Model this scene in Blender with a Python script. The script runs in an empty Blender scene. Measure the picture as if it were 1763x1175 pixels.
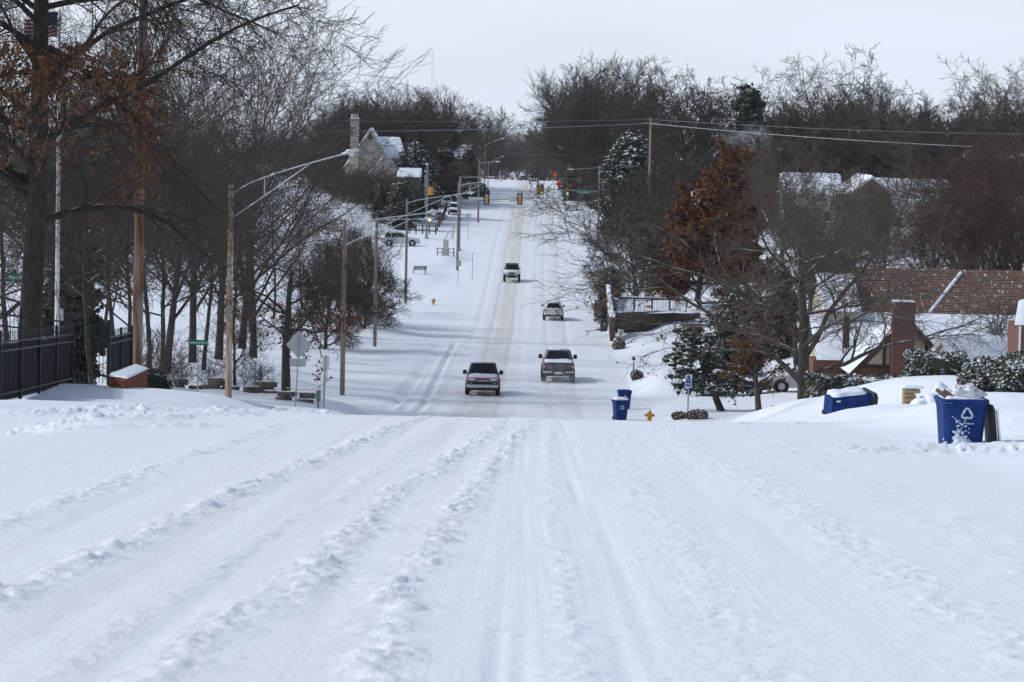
import bpy, math, random
import numpy as np
from mathutils import Vector, Matrix
random.seed(7); RNG = np.random.default_rng(11)
scene = bpy.context.scene
COL = scene.collection
# ---------------------------------------------------------------- camera
FPX, CX, CY = 4897.0, 881.5, 587.5
PITCH = math.atan((CY-235.0)/FPX); ROLL = math.radians(1.2)
F_ = np.array([0, math.cos(PITCH), -math.sin(PITCH)])
R0 = np.array([1.0, 0, 0]); U0 = np.array([0, math.sin(PITCH), math.cos(PITCH)])
R_ = math.cos(ROLL)*R0 + math.sin(ROLL)*U0
U_ = math.cos(ROLL)*U0 - math.sin(ROLL)*R0
cd = bpy.data.cameras.new('camera'); cam = bpy.data.objects.new('camera', cd); COL.objects.link(cam)
cd.sensor_width = 36.0; cd.lens = FPX/1763*36.0; cd.clip_start = 0.5; cd.clip_end = 20000
cd.dof.use_dof = True; cd.dof.focus_distance = 150; cd.dof.aperture_fstop = 7.1
cam.matrix_world = Matrix(((R_[0], U_[0], -F_[0], 0), (R_[1], U_[1], -F_[1], 0), (R_[2], U_[2], -F_[2], 0), (0, 0, 0, 1)))
scene.camera = cam
# ---------------------------------------------------------------- sky and sun
SUN_EL, SUN_AZ = math.radians(39), math.radians(-80)      # azimuth from +Y, negative = left
w = bpy.data.worlds.new('World'); scene.world = w; w.use_nodes = True
nt = w.node_tree; bg = nt.nodes['Background']
sky = nt.nodes.new('ShaderNodeTexSky'); sky.sky_type = 'NISHITA'; sky.sun_disc = False
sky.sun_elevation = SUN_EL; sky.sun_rotation = SUN_AZ
sky.air_density = 1.0; sky.dust_density = 3.0; sky.ozone_density = 2.0; sky.altitude = 200
hz = nt.nodes.new('ShaderNodeMix'); hz.data_type = 'RGBA'       # thin even veil of high cloud
hz.inputs[7].default_value = (10.2, 11.2, 13.0, 1)
tcw = nt.nodes.new('ShaderNodeTexCoord'); mpw = nt.nodes.new('ShaderNodeMapping'); mpw.inputs['Scale'].default_value = (3, 3, 14)
nzw = nt.nodes.new('ShaderNodeTexNoise'); nzw.inputs['Scale'].default_value = 2.2; nzw.inputs['Detail'].default_value = 4
mrw = nt.nodes.new('ShaderNodeMapRange'); mrw.inputs[3].default_value = 0.0; mrw.inputs[4].default_value = 0.18
nt.links.new(tcw.outputs['Generated'], mpw.inputs[0]); nt.links.new(mpw.outputs[0], nzw.inputs[0])
nt.links.new(nzw.outputs[0], mrw.inputs[0])
sxw = nt.nodes.new('ShaderNodeSeparateXYZ'); nt.links.new(tcw.outputs['Generated'], sxw.inputs[0])
elw = nt.nodes.new('ShaderNodeMapRange'); elw.inputs[1].default_value = 0.0; elw.inputs[2].default_value = 0.8; elw.inputs[3].default_value = 0.82; elw.inputs[4].default_value = 0.12
nt.links.new(sxw.outputs[2], elw.inputs[0]); sbw = nt.nodes.new('ShaderNodeMath'); sbw.operation = 'SUBTRACT'
nt.links.new(elw.outputs[0], sbw.inputs[0]); nt.links.new(mrw.outputs[0], sbw.inputs[1]); nt.links.new(sbw.outputs[0], hz.inputs[0])
nt.links.new(sky.outputs[0], hz.inputs[6]); nt.links.new(hz.outputs[2], bg.inputs[0])
bg.inputs[1].default_value = 0.10
sd = bpy.data.lights.new('sun', 'SUN'); so = bpy.data.objects.new('sun', sd); COL.objects.link(so)
sd.energy = 2.0; sd.angle = math.radians(2.5); sd.color = (1.0, 0.985, 0.96)
sdir = Vector((math.sin(SUN_AZ)*math.cos(SUN_EL), math.cos(SUN_AZ)*math.cos(SUN_EL), math.sin(SUN_EL)))
so.rotation_euler = sdir.to_track_quat('Z', 'Y').to_euler(); so.location = (-60, 60, 60)
scene.view_settings.view_transform = 'Standard'; scene.view_settings.look = 'None'
scene.view_settings.exposure = 0.05; scene.view_settings.gamma = 1.0
scene.render.engine = 'CYCLES'
scene.cycles.max_bounces = 6; scene.cycles.transparent_max_bounces = 8; scene.cycles.use_denoising = True

# ---------------------------------------------------------------- geometry helpers
def P(px, py, D):
    x = (px-CX)/FPX; y = -(py-CY)/FPX
    d = F_ + x*R_ + y*U_
    return d*(D/d[1])
def vnoise(x, y, seed=0):
    x = np.asarray(x, float); y = np.asarray(y, float)
    ix = np.floor(x).astype(np.int64); iy = np.floor(y).astype(np.int64)
    fx = x-ix; fy = y-iy; fx = fx*fx*(3-2*fx); fy = fy*fy*(3-2*fy)
    def h(a, b):
        v = (a*374761393 + b*668265263 + seed*974711) & 0xffffffff
        v = ((v ^ (v >> 13))*1274126177) & 0xffffffff
        v = v ^ (v >> 16)
        return (v & 0xffff)/65535.0
    return (h(ix, iy)*(1-fx)+h(ix+1, iy)*fx)*(1-fy) + (h(ix, iy+1)*(1-fx)+h(ix+1, iy+1)*fx)*fy
def fbm(x, y, seed=0, o=3):
    s = 0; a = 0.5
    for i in range(o):
        s = s + a*(vnoise(x*2**i, y*2**i, seed+i)*2-1); a *= 0.55
    return s
def sstep(a, b, x):
    t = np.clip((x-a)/(b-a), 0, 1); return t*t*(3-2*t)

def new_mesh(name, V, Fq, smooth=False, mats=None, mi=None):
    """V (n,3); Fq: (m,4)/(m,3) array or list of polygons"""
    me = bpy.data.meshes.new(name)
    V = np.asarray(V, dtype=np.float32)
    if isinstance(Fq, np.ndarray):
        m, k = Fq.shape
        me.vertices.add(len(V)); me.vertices.foreach_set('co', V.ravel())
        me.loops.add(m*k); me.loops.foreach_set('vertex_index', Fq.astype(np.int32).ravel())
        me.polygons.add(m); me.polygons.foreach_set('loop_start', np.arange(0, m*k, k, dtype=np.int32))
        if smooth: me.polygons.foreach_set('use_smooth', np.ones(m, dtype=bool))
        if mi is not None: me.polygons.foreach_set('material_index', np.asarray(mi, dtype=np.int32))
        me.update(calc_edges=True)
    else:
        me.from_pydata([tuple(map(float, v)) for v in V], [], Fq)
        if smooth: me.polygons.foreach_set('use_smooth', np.ones(len(me.polygons), dtype=bool))
        if mi is not None: me.polygons.foreach_set('material_index', np.asarray(mi, dtype=np.int32))
        me.update()
    for m_ in (mats if isinstance(mats, (list, tuple)) else [mats]):
        if m_ is not None: me.materials.append(m_)
    return me
def link(name, me, parent=None):
    o = bpy.data.objects.new(name, me); COL.objects.link(o)
    if parent is not None: o.parent = parent
    return o
def tag(o, label=None, cat=None, group=None, kind=None):
    if label: o['label'] = label
    if cat: o['category'] = cat
    if group: o['group'] = group
    if kind: o['kind'] = kind
    return o
def thing(name, label, cat, loc, rz=0.0, group=None, slope=False, scale=1.0):
    e = bpy.data.objects.new(name, None); COL.objects.link(e)
    e.empty_display_size = 0.3
    if slope:
        n = ground_normal(loc[0], loc[1])
        q = Vector((0, 0, 1)).rotation_difference(n)
        e.rotation_euler = (q.to_matrix() @ Matrix.Rotation(rz, 3, 'Z')).to_euler()
    else:
        e.rotation_euler = (0, 0, rz)
    e.location = loc; e.scale = (scale,)*3
    if cat == 'wall': e['kind'] = 'thing'
    return tag(e, label, cat, group)
def copy_tree(o, parent=None):
    c = o.copy(); COL.objects.link(c); c.parent = parent
    for ch in list(o.children): copy_tree(ch, c)
    return c

class MB:
    def __init__(s): s.v = []; s.f = []; s.m = []; s.cm = 0
    def add(s, V, Fs):
        b = len(s.v); s.v.extend([tuple(map(float, p)) for p in V])
        for f in Fs: s.f.append([b+int(i) for i in f]); s.m.append(s.cm)
        return s
    def box(s, c, d, rz=0.0, M=None, taper=1.0, bev=0.0):
        hx, hy, hz = d[0]/2, d[1]/2, d[2]/2; V = []
        if bev <= 0:
            for z, k in ((-hz, 1.0), (hz, taper)):
                V += [(-hx*k, -hy*k, z), (hx*k, -hy*k, z), (hx*k, hy*k, z), (-hx*k, hy*k, z)]
            Fs = [(3, 2, 1, 0), (4, 5, 6, 7), (0, 1, 5, 4), (1, 2, 6, 5), (2, 3, 7, 6), (3, 0, 4, 7)]
        else:
            b = min(bev, hx*.9, hy*.9, hz*.9)
            rings = [(-hz, b), (-hz+b, 0), (hz-b, 0), (hz, b)]
            for z, i in rings:
                k = 1.0 if z < 0 else taper
                x, y = hx*k-i, hy*k-i
                V += [(-x+b, -y, z), (x-b, -y, z), (x, -y+b, z), (x, y-b, z), (x-b, y, z), (-x+b, y, z), (-x, y-b, z), (-x, -y+b, z)]
            Fs = [tuple(range(7, -1, -1)), tuple(range(24, 32))]
            for r in range(3):
                for i in range(8):
                    j = (i+1) % 8; Fs.append((r*8+i, r*8+j, r*8+8+j, r*8+8+i))
        ca, sa = math.cos(rz), math.sin(rz); out = []
        for x, y, z in V:
            x, y = x*ca-y*sa, x*sa+y*ca
            if M is not None:
                q = M @ Vector((x, y, z)); x, y, z = q
            out.append((x+c[0], y+c[1], z+c[2]))
        return s.add(out, Fs)
    def tube(s, pts, r, n=8, caps=True):
        pts = [np.array(p, float) for p in pts]; m = len(pts)
        rr = [r]*m if np.isscalar(r) else list(r)
        T0 = pts[-1]-pts[0]; T0 = T0/np.linalg.norm(T0)
        ref = np.array([0, 0, 1.0]) if abs(T0[2]) < 0.9 else np.array([1.0, 0, 0])
        V = []
        for i, p in enumerate(pts):
            T = pts[min(i+1, m-1)]-pts[max(i-1, 0)]; T = T/(np.linalg.norm(T)+1e-9)
            A = np.cross(T, ref); A /= np.linalg.norm(A)+1e-9; B = np.cross(T, A)
            for k in range(n):
                a = 2*math.pi*k/n; V.append(p+rr[i]*(math.cos(a)*A+math.sin(a)*B))
        Fs = []
        for i in range(m-1):
            for k in range(n):
                j = (k+1) % n; Fs.append((i*n+k, i*n+n+k, i*n+n+j, i*n+j))
        if caps: Fs += [tuple(range(n)), tuple(range(m*n-1, m*n-n-1, -1))]
        return s.add(V, Fs)
    def lathe(s, prof, n=16, c=(0, 0, 0), axis='z', caps=True):
        V = []
        for r, h in prof:
            for k in range(n):
                a = 2*math.pi*k/n; x, y = r*math.cos(a), r*math.sin(a)
                p = (x, y, h) if axis == 'z' else ((h, x, y) if axis == 'x' else (y, h, x))
                V.append((p[0]+c[0], p[1]+c[1], p[2]+c[2]))
        Fs = []
        for i in range(len(prof)-1):
            for k in range(n):
                j = (k+1) % n; Fs.append((i*n+k, i*n+j, i*n+n+j, i*n+n+k))
        if caps: Fs += [tuple(range(n-1, -1, -1)), tuple(range((len(prof)-1)*n, len(prof)*n))]
        return s.add(V, Fs)
    def loft(s, rings, caps=True):
        n = len(rings[0]); V = [p for r in rings for p in r]; Fs = []
        for i in range(len(rings)-1):
            for k in range(n):
                j = (k+1) % n; Fs.append((i*n+k, i*n+j, i*n+n+j, i*n+n+k))
        if caps: Fs += [tuple(range(n-1, -1, -1)), tuple(range((len(rings)-1)*n, len(rings)*n))]
        return s.add(V, Fs)
    def prism(s, poly, y0, y1, plane='xz'):
        n = len(poly)
        mk = (lambda a, b, t: (a, t, b)) if plane == 'xz' else ((lambda a, b, t: (t, a, b)) if plane == 'yz' else (lambda a, b, t: (a, b, t)))
        V = [mk(a, b, y0) for a, b in poly]+[mk(a, b, y1) for a, b in poly]
        Fs = [tuple(range(n)), tuple(range(2*n-1, n-1, -1))]
        for i in range(n):
            j = (i+1) % n; Fs.append((i, i+n, j+n, j))
        return s.add(V, Fs)
    def build(s, name, mats, parent=None, smooth=False):
        me = new_mesh(name, np.array(s.v), s.f, smooth, mats, s.m)
        import bmesh
        bm = bmesh.new(); bm.from_mesh(me); bmesh.ops.recalc_face_normals(bm, faces=bm.faces); bm.to_mesh(me); bm.free()
        if smooth:
            try: me.set_sharp_from_angle(angle=math.radians(40))
            except Exception: pass
        return link(name, me, parent)
def text_mesh(name, body, size, mat, parent, loc, rot, bold=0.0):
    cu = bpy.data.curves.new(name, 'FONT'); cu.body = body; cu.size = size; cu.align_x = 'CENTER'; cu.align_y = 'CENTER'
    cu.extrude = 0.002; cu.offset = bold
    t = bpy.data.objects.new('tmp_text', cu); COL.objects.link(t)
    dg = bpy.context.evaluated_depsgraph_get(); me = bpy.data.meshes.new_from_object(t.evaluated_get(dg))
    bpy.data.objects.remove(t); me.materials.clear(); me.materials.append(mat)
    o = link(name, me, parent); o.location = loc; o.rotation_euler = rot
    return o

# ---------------------------------------------------------------- materials
def mat(name, c, rough=0.6, c2=None, scale=4.0, bump=0.0, metal=0.0, snow=0.0, stretch=(1, 1, 1), spec=0.3, bscale=None, emit=0.0, snow_noise=0.8, detail=4.0, contrast=(0.35, 0.65), snow_lo=0.35):
    m = bpy.data.materials.new(name); m.use_nodes = True; t = m.node_tree; b = t.nodes['Principled BSDF']
    b.inputs['Base Color'].default_value = (*c, 1); b.inputs['Roughness'].default_value = rough
    b.inputs['Metallic'].default_value = metal; b.inputs['Specular IOR Level'].default_value = spec
    if emit:
        b.inputs['Emission Color'].default_value = (*c, 1); b.inputs['Emission Strength'].default_value = emit
    colsock = None
    if c2 is not None or bump or snow:
        tc = t.nodes.new('ShaderNodeTexCoord'); mp = t.nodes.new('ShaderNodeMapping'); mp.inputs['Scale'].default_value = stretch
        t.links.new(tc.outputs['Object'], mp.inputs[0])
    if c2 is not None:
        nz = t.nodes.new('ShaderNodeTexNoise'); nz.inputs['Scale'].default_value = scale; nz.inputs['Detail'].default_value = detail
        t.links.new(mp.outputs[0], nz.inputs[0])
        rp = t.nodes.new('ShaderNodeMapRange'); rp.inputs[1].default_value = contrast[0]; rp.inputs[2].default_value = contrast[1]
        t.links.new(nz.outputs[0], rp.inputs[0])
        mx = t.nodes.new('ShaderNodeMix'); mx.data_type = 'RGBA'
        mx.inputs[6].default_value = (*c, 1); mx.inputs[7].default_value = (*c2, 1)
        t.links.new(rp.outputs[0], mx.inputs[0]); colsock = mx.outputs[2]
    if snow:
        ge = t.nodes.new('ShaderNodeNewGeometry'); sx = t.nodes.new('ShaderNodeSeparateXYZ'); t.links.new(ge.outputs['Normal'], sx.inputs[0])
        n2 = t.nodes.new('ShaderNodeTexNoise'); n2.inputs['Scale'].default_value = 2.5; n2.inputs['Detail'].default_value = 3
        t.links.new(tc.outputs['Object'], n2.inputs[0])
        ad = t.nodes.new('ShaderNodeMath'); ad.operation = 'MULTIPLY_ADD'; ad.inputs[1].default_value = 2*snow_noise; ad.inputs[2].default_value = -snow_noise
        t.links.new(n2.outputs[0], ad.inputs[0])
        a2 = t.nodes.new('ShaderNodeMath'); a2.operation = 'ADD'; t.links.new(sx.outputs[2], a2.inputs[0]); t.links.new(ad.outputs[0], a2.inputs[1])
        r2 = t.nodes.new('ShaderNodeMapRange'); r2.inputs[1].default_value = snow_lo; r2.inputs[2].default_value = snow_lo+0.2; r2.inputs[4].default_value = snow
        t.links.new(a2.outputs[0], r2.inputs[0])
        ms = t.nodes.new('ShaderNodeMix'); ms.data_type = 'RGBA'; ms.inputs[7].default_value = (0.82, 0.85, 0.9, 1)
        if colsock: t.links.new(colsock, ms.inputs[6])
        else: ms.inputs[6].default_value = (*c, 1)
        t.links.new(r2.outputs[0], ms.inputs[0]); colsock = ms.outputs[2]
    if colsock: t.links.new(colsock, b.inputs['Base Color'])
    if bump:
        nb = t.nodes.new('ShaderNodeTexNoise'); nb.inputs['Scale'].default_value = bscale or scale*2; nb.inputs['Detail'].default_value = 3
        t.links.new(mp.outputs[0], nb.inputs[0])
        bp = t.nodes.new('ShaderNodeBump'); bp.inputs['Strength'].default_value = bump; bp.inputs['Distance'].default_value = 0.05
        t.links.new(nb.outputs[0], bp.inputs['Height']); t.links.new(bp.outputs[0], b.inputs['Normal'])
    return m
def brick_mat(name, c1, c2, mortar, scale, snow=0.0):
    m = mat(name, c1, 0.85, c2, 1.7, 0.0); t = m.node_tree; b = t.nodes['Principled BSDF']
    tc = t.nodes.new('ShaderNodeTexCoord'); br = t.nodes.new('ShaderNodeTexBrick'); br.inputs['Scale'].default_value = scale
    br.inputs['Color1'].default_value = (*c1, 1); br.inputs['Color2'].default_value = (*c2, 1); br.inputs['Mortar'].default_value = (*mortar, 1)
    br.inputs['Mortar Size'].default_value = 0.02; br.inputs['Brick Width'].default_value = 0.5; br.inputs['Row Height'].default_value = 0.19
    sx = t.nodes.new('ShaderNodeSeparateXYZ'); cb = t.nodes.new('ShaderNodeCombineXYZ'); ad = t.nodes.new('ShaderNodeMath')
    t.links.new(tc.outputs['Object'], sx.inputs[0]); t.links.new(sx.outputs[0], ad.inputs[0]); t.links.new(sx.outputs[1], ad.inputs[1])
    t.links.new(ad.outputs[0], cb.inputs[0]); t.links.new(sx.outputs[2], cb.inputs[1]); t.links.new(cb.outputs[0], br.inputs[0])
    t.links.new(br.outputs[0], b.inputs['Base Color'])
    bp = t.nodes.new('ShaderNodeBump'); bp.inputs['Strength'].default_value = 0.5; bp.inputs['Distance'].default_value = 0.02; bp.invert = True
    t.links.new(br.outputs['Fac'], bp.inputs['Height']); t.links.new(bp.outputs[0], b.inputs['Normal'])
    return m
def road_mat():
    m = bpy.data.materials.new('driven_snow'); m.use_nodes = True; t = m.node_tree; b = t.nodes['Principled BSDF']
    b.inputs['Roughness'].default_value = 0.55; b.inputs['Specular IOR Level'].default_value = 0.25
    at = t.nodes.new('ShaderNodeAttribute'); at.attribute_name = 'wear'
    tc = t.nodes.new('ShaderNodeTexCoord')
    mp = t.nodes.new('ShaderNodeMapping'); mp.inputs['Scale'].default_value = (3.0, 0.05, 0.0); t.links.new(tc.outputs['Object'], mp.inputs[0])
    n1 = t.nodes.new('ShaderNodeTexNoise'); n1.inputs['Scale'].default_value = 1.3; n1.inputs['Detail'].default_value = 6; n1.inputs['Roughness'].default_value = 0.65
    t.links.new(mp.outputs[0], n1.inputs[0])
    n2 = t.nodes.new('ShaderNodeTexNoise'); n2.inputs['Scale'].default_value = 6.0; n2.inputs['Detail'].default_value = 5; n2.inputs['Roughness'].default_value = 0.7
    t.links.new(tc.outputs['Object'], n2.inputs[0])
    ml = t.nodes.new('ShaderNodeMath'); ml.operation = 'MULTIPLY'; t.links.new(n1.outputs[0], ml.inputs[0]); t.links.new(at.outputs['Fac'], ml.inputs[1])
    r1 = t.nodes.new('ShaderNodeMapRange'); r1.inputs[1].default_value = 0.12; r1.inputs[2].default_value = 0.62; t.links.new(ml.outputs[0], r1.inputs[0])
    m1 = t.nodes.new('ShaderNodeMix'); m1.data_type = 'RGBA'; m1.inputs[6].default_value = (0.765, 0.82, 0.89, 1); m1.inputs[7].default_value = (0.63, 0.62, 0.60, 1)
    t.links.new(r1.outputs[0], m1.inputs[0])
    # grit and dirty crumbs
    n3 = t.nodes.new('ShaderNodeTexNoise'); n3.inputs['Scale'].default_value = 9.0; n3.inputs['Detail'].default_value = 3
    t.links.new(tc.outputs['Object'], n3.inputs[0])
    r3 = t.nodes.new('ShaderNodeMapRange'); r3.inputs[1].default_value = 0.63; r3.inputs[2].default_value = 0.72; r3.inputs[4].default_value = 0.35
    t.links.new(n3.outputs[0], r3.inputs[0])
    m2 = t.nodes.new('ShaderNodeMix'); m2.data_type = 'RGBA'; m2.inputs[7].default_value = (0.42, 0.38, 0.33, 1)
    t.links.new(m1.outputs[2], m2.inputs[6]); t.links.new(r3.outputs[0], m2.inputs[0]); t.links.new(m2.outputs[2], b.inputs['Base Color'])
    # relief: grooves along the road + grain
    gm = t.nodes.new('ShaderNodeMapping'); gm.inputs['Scale'].default_value = (9.0, 0.07, 0.0); t.links.new(tc.outputs['Object'], gm.inputs[0])
    g1 = t.nodes.new('ShaderNodeTexNoise'); g1.inputs['Scale'].default_value = 2.0; g1.inputs['Detail'].default_value = 4; t.links.new(gm.outputs[0], g1.inputs[0])
    g2 = t.nodes.new('ShaderNodeTexNoise'); g2.inputs['Scale'].default_value = 26.0; g2.inputs['Detail'].default_value = 4; t.links.new(tc.outputs['Object'], g2.inputs[0])
    b1 = t.nodes.new('ShaderNodeBump'); b1.inputs['Strength'].default_value = 0.26; b1.inputs['Distance'].default_value = 0.03; gl = t.nodes.new('ShaderNodeTexNoise'); gl.inputs['Scale'].default_value = 0.35; gl.inputs['Detail'].default_value = 2; t.links.new(tc.outputs['Object'], gl.inputs[0])
    gr = t.nodes.new('ShaderNodeMapRange'); gr.inputs[1].default_value = .34; gr.inputs[2].default_value = .60; t.links.new(gl.outputs[0], gr.inputs[0])
    gx = t.nodes.new('ShaderNodeMath'); gx.operation = 'MULTIPLY'; t.links.new(g1.outputs[0], gx.inputs[0]); t.links.new(gr.outputs[0], gx.inputs[1]); t.links.new(gx.outputs[0], b1.inputs['Height'])
    b2 = t.nodes.new('ShaderNodeBump'); b2.inputs['Strength'].default_value = 0.45; b2.inputs['Distance'].default_value = 0.025; t.links.new(g2.outputs[0], b2.inputs['Height'])
    t.links.new(b1.outputs[0], b2.inputs['Normal']); t.links.new(b2.outputs[0], b.inputs['Normal'])
    return m
M = {}
M['snow'] = mat('fresh_snow', (0.785, 0.845, 0.92), 0.6, (0.745, 0.81, 0.89), 0.6, 0.25, spec=0.25, bscale=5)
M['road'] = road_mat()
M['bark'] = mat('bark', (0.075, 0.063, 0.055), 0.9, (0.035, 0.03, 0.027), 5, 0.8, stretch=(3, 3, 0.6), snow=0.8, snow_lo=0.9)
M['bark_dark'] = mat('bark_dark', (0.058, 0.047, 0.04), 0.9, (0.022, 0.018, 0.016), 5, 0.9, stretch=(3, 3, 0.6), snow=0.8, snow_lo=0.95)
M['bark_grey'] = mat('bark_grey', (0.115, 0.10, 0.086), 0.9, (0.06, 0.052, 0.046), 5, 0.8, stretch=(3, 3, 0.6), snow=0.9, snow_lo=0.85)
M['twig'] = mat('twig', (0.072, 0.058, 0.049), 0.9)
M['twig_far'] = mat('twig_far', (0.066, 0.055, 0.049), 0.9)
M['twig_tan'] = mat('twig_tan', (0.105, 0.084, 0.068), 0.9)
M['twig_red'] = mat('twig_red', (0.08, 0.05, 0.038), 0.9)
M['leaf'] = mat('dry_leaf', (0.21, 0.092, 0.036), 0.75, (0.12, 0.05, 0.022), 2.0)
M['leaf_red'] = mat('russet_leaf', (0.20, 0.078, 0.034), 0.75, (0.10, 0.04, 0.02), 1.2)
M['needle'] = mat('evergreen', (0.022, 0.036, 0.022), 0.7, (0.035, 0.045, 0.022), 3, snow=0.95, snow_lo=0.62)
M['pine'] = mat('pine_needle', (0.02, 0.032, 0.02), 0.7, (0.035, 0.045, 0.022), 3, snow=1.0, snow_lo=0.50, snow_noise=.35)
M['needle_dark'] = mat('evergreen_dark', (0.016, 0.026, 0.018), 0.7, (0.03, 0.036, 0.02), 3, snow=0.9, snow_lo=0.85)
M['hedge'] = mat('hedge_leaf', (0.03, 0.04, 0.02), 0.55, (0.06, 0.06, 0.03), 6, snow=1.0, snow_lo=0.5)
M['shrub'] = mat('brown_shrub', (0.13, 0.095, 0.07), 0.9, (0.07, 0.05, 0.04), 6, snow=0.9, snow_lo=0.55)
M['pole'] = mat('weathered_pole', (0.30, 0.24, 0.19), 0.85, (0.19, 0.14, 0.10), 2.2, 0.4, stretch=(6, 6, 0.5), snow=0)
M['pole_brown'] = mat('creosote_pole', (0.29, 0.215, 0.16), 0.85, (0.15, 0.06, 0.03), 1.2, 0.5, stretch=(5, 5, 0.45), contrast=(0.43, 0.60))
M['pole_tan'] = mat('peeling_pole', (0.52, 0.46, 0.38), 0.85, (0.36, 0.20, 0.10), 1.2, 0.5, stretch=(6, 6, 0.6), contrast=(0.42, 0.60))
M['steel'] = mat('galvanised', (0.38, 0.40, 0.41), 0.45, (0.30, 0.32, 0.33), 3, metal=0.5)
M['steel_dark'] = mat('grey_steel', (0.20, 0.23, 0.25), 0.5, metal=0.4)
M['alu'] = mat('aluminium', (0.60, 0.61, 0.62), 0.4, metal=0.4)
M['sign_back'] = mat('sign_back', (0.50, 0.50, 0.49), 0.6, (0.44, 0.44, 0.43), 3)
M['white'] = mat('white_paint', (0.78, 0.78, 0.76), 0.5)
M['offwhite'] = mat('offwhite', (0.62, 0.61, 0.57), 0.7, (0.5, 0.49, 0.45), 2)
M['black'] = mat('black_metal', (0.008, 0.009, 0.011), 0.45)
M['screen'] = mat('black_screen', (0.006, 0.007, 0.010), 0.8, (0.012, 0.014, 0.02), 1.2, stretch=(4, 4, 0.3))
M['rubber'] = mat('rubber', (0.02, 0.02, 0.021), 0.85, (0.16, 0.165, 0.17), 5, contrast=(0.5, 0.8))
M['plastic'] = mat('black_plastic', (0.018, 0.018, 0.02), 0.55)
M['grime'] = mat('grimy_plastic', (0.05, 0.05, 0.052), 0.8, (0.17, 0.175, 0.18), 4, contrast=(0.45, 0.75))
M['glass'] = mat('dark_glass', (0.008, 0.011, 0.016), 0.06, spec=0.4)
M['chrome'] = mat('chrome', (0.62, 0.63, 0.65), 0.25, (0.45, 0.46, 0.48), 6, metal=0.7)
M['lamp_glass'] = mat('lamp_glass', (0.70, 0.70, 0.68), 0.2, spec=0.6)
M['red_lens'] = mat('red_lens', (0.35, 0.015, 0.012), 0.2, spec=0.6)
M['amber_lens'] = mat('amber_lens', (0.7, 0.25, 0.03), 0.25)
M['rim'] = mat('alloy', (0.45, 0.45, 0.46), 0.35, metal=0.6)
M['blue_bin'] = mat('blue_plastic', (0.008, 0.030, 0.135), 0.6, (0.016, 0.048, 0.185), 3, bump=0.05, spec=0.12)
M['green_bin'] = mat('green_plastic', (0.03, 0.05, 0.048), 0.5)
M['yellow'] = mat('hydrant_yellow', (0.62, 0.30, 0.025), 0.5, (0.5, 0.22, 0.02), 6)
M['signal_yellow'] = mat('signal_yellow', (0.70, 0.30, 0.015), 0.5)
M['sig_tan'] = mat('signal_tan', (0.48, 0.30, 0.14), 0.55)
M['green_sign'] = mat('green_sign', (0.0, 0.19, 0.11), 0.4)
M['orange_sign'] = mat('orange_sign', (0.90, 0.10, 0.012), 0.5)
M['yellow_sign'] = mat('yellow_sign', (0.65, 0.36, 0.02), 0.5)
M['blue_sign'] = mat('blue_sign', (0.02, 0.09, 0.42), 0.5)
M['green_on'] = mat('green_light', (0.10, 0.95, 0.55), 0.3, emit=0.6)
M['sodium'] = mat('sodium_lamp', (1.0, 0.55, 0.20), 0.3, emit=2.2)
M['brick'] = mat('wall_brick', (0.26, 0.085, 0.045), 0.9, (0.17, 0.06, 0.04), 3, 0.5, bscale=30)
M['mortar'] = mat('mortar', (0.45, 0.41, 0.37), 0.95, bump=0.4, c2=(0.38, 0.35, 0.31), scale=8)
M['brickwork'] = brick_mat('brickwork', (0.20, 0.062, 0.04), (0.10, 0.035, 0.028), (0.20, 0.16, 0.14), 2.3)
M['cream'] = mat('cream_stucco', (0.60, 0.53, 0.42), 0.9, (0.52, 0.46, 0.36), 2, 0.3, bscale=25)
M['timber'] = mat('dark_timber', (0.075, 0.045, 0.03), 0.8, (0.05, 0.03, 0.022), 3, 0.3)
M['stone'] = mat('flagstone', (0.155, 0.135, 0.115), 0.9, (0.085, 0.073, 0.064), 2.5, 0.6, snow=1.0, snow_lo=0.75)
M['stone_wall'] = mat('dry_stone', (0.12, 0.092, 0.07), 0.9, (0.06, 0.05, 0.043), 2.5, 0.6, snow=1.0, snow_lo=0.8)
M['stone_tan'] = mat('tan_stone', (0.35, 0.26, 0.15), 0.9, (0.25, 0.18, 0.10), 3, 0.6)
M['granite'] = mat('granite', (0.50, 0.49, 0.47), 0.7, (0.42, 0.41, 0.39), 8)
M['wood_grey'] = mat('grey_wood', (0.17, 0.15, 0.13), 0.9, (0.11, 0.095, 0.085), 3, 0.4, stretch=(1, 1, 4), snow=1.0, snow_lo=0.8)
M['terracotta'] = mat('terracotta', (0.55, 0.20, 0.04), 0.8)
M['red_paint'] = mat('red_paint', (0.35, 0.04, 0.03), 0.6)
M['pale_stone'] = mat('pale_stone', (0.46, 0.43, 0.37), 0.9, (0.33, 0.31, 0.27), 1.6, 0.5, snow=0.8, snow_lo=0.8)
# ---------------------------------------------------------------- terrain
_k = [(-60,-1.9),(-30,-.2),(0,1.75),(14,2.69),(45,4.76),(56,5.57),(75,7.45),(100,10.15),(130,13.2),(145,14.45),(163,15.25),(172,15.62),(187,15.95),(221,16.5),
      (255,16.8),(277,16.6),(312,15.85),(326,15.4),(345,14.25),(358,13.85),(372,13.55),(420,12.9),(500,11.4),(600,9.35),(640,9.8),(700,12.5),(900,22),(1500,30),(3000,32),(12000,28)]
_d = np.arange(-60, 1500.5, 0.5); _z = np.interp(_d, *zip(*_k))
_ker = np.exp(-0.5*(np.arange(-20, 21)*0.5/3.2)**2); _ker /= _ker.sum()
_z = np.convolve(np.pad(_z, 20, mode='edge'), _ker, 'valid')
_zx = np.concatenate([_d, [3000, 12000]]); _zy = np.concatenate([_z, [32, 28]])
def drop(D): return np.interp(D, _zx, _zy)
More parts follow.
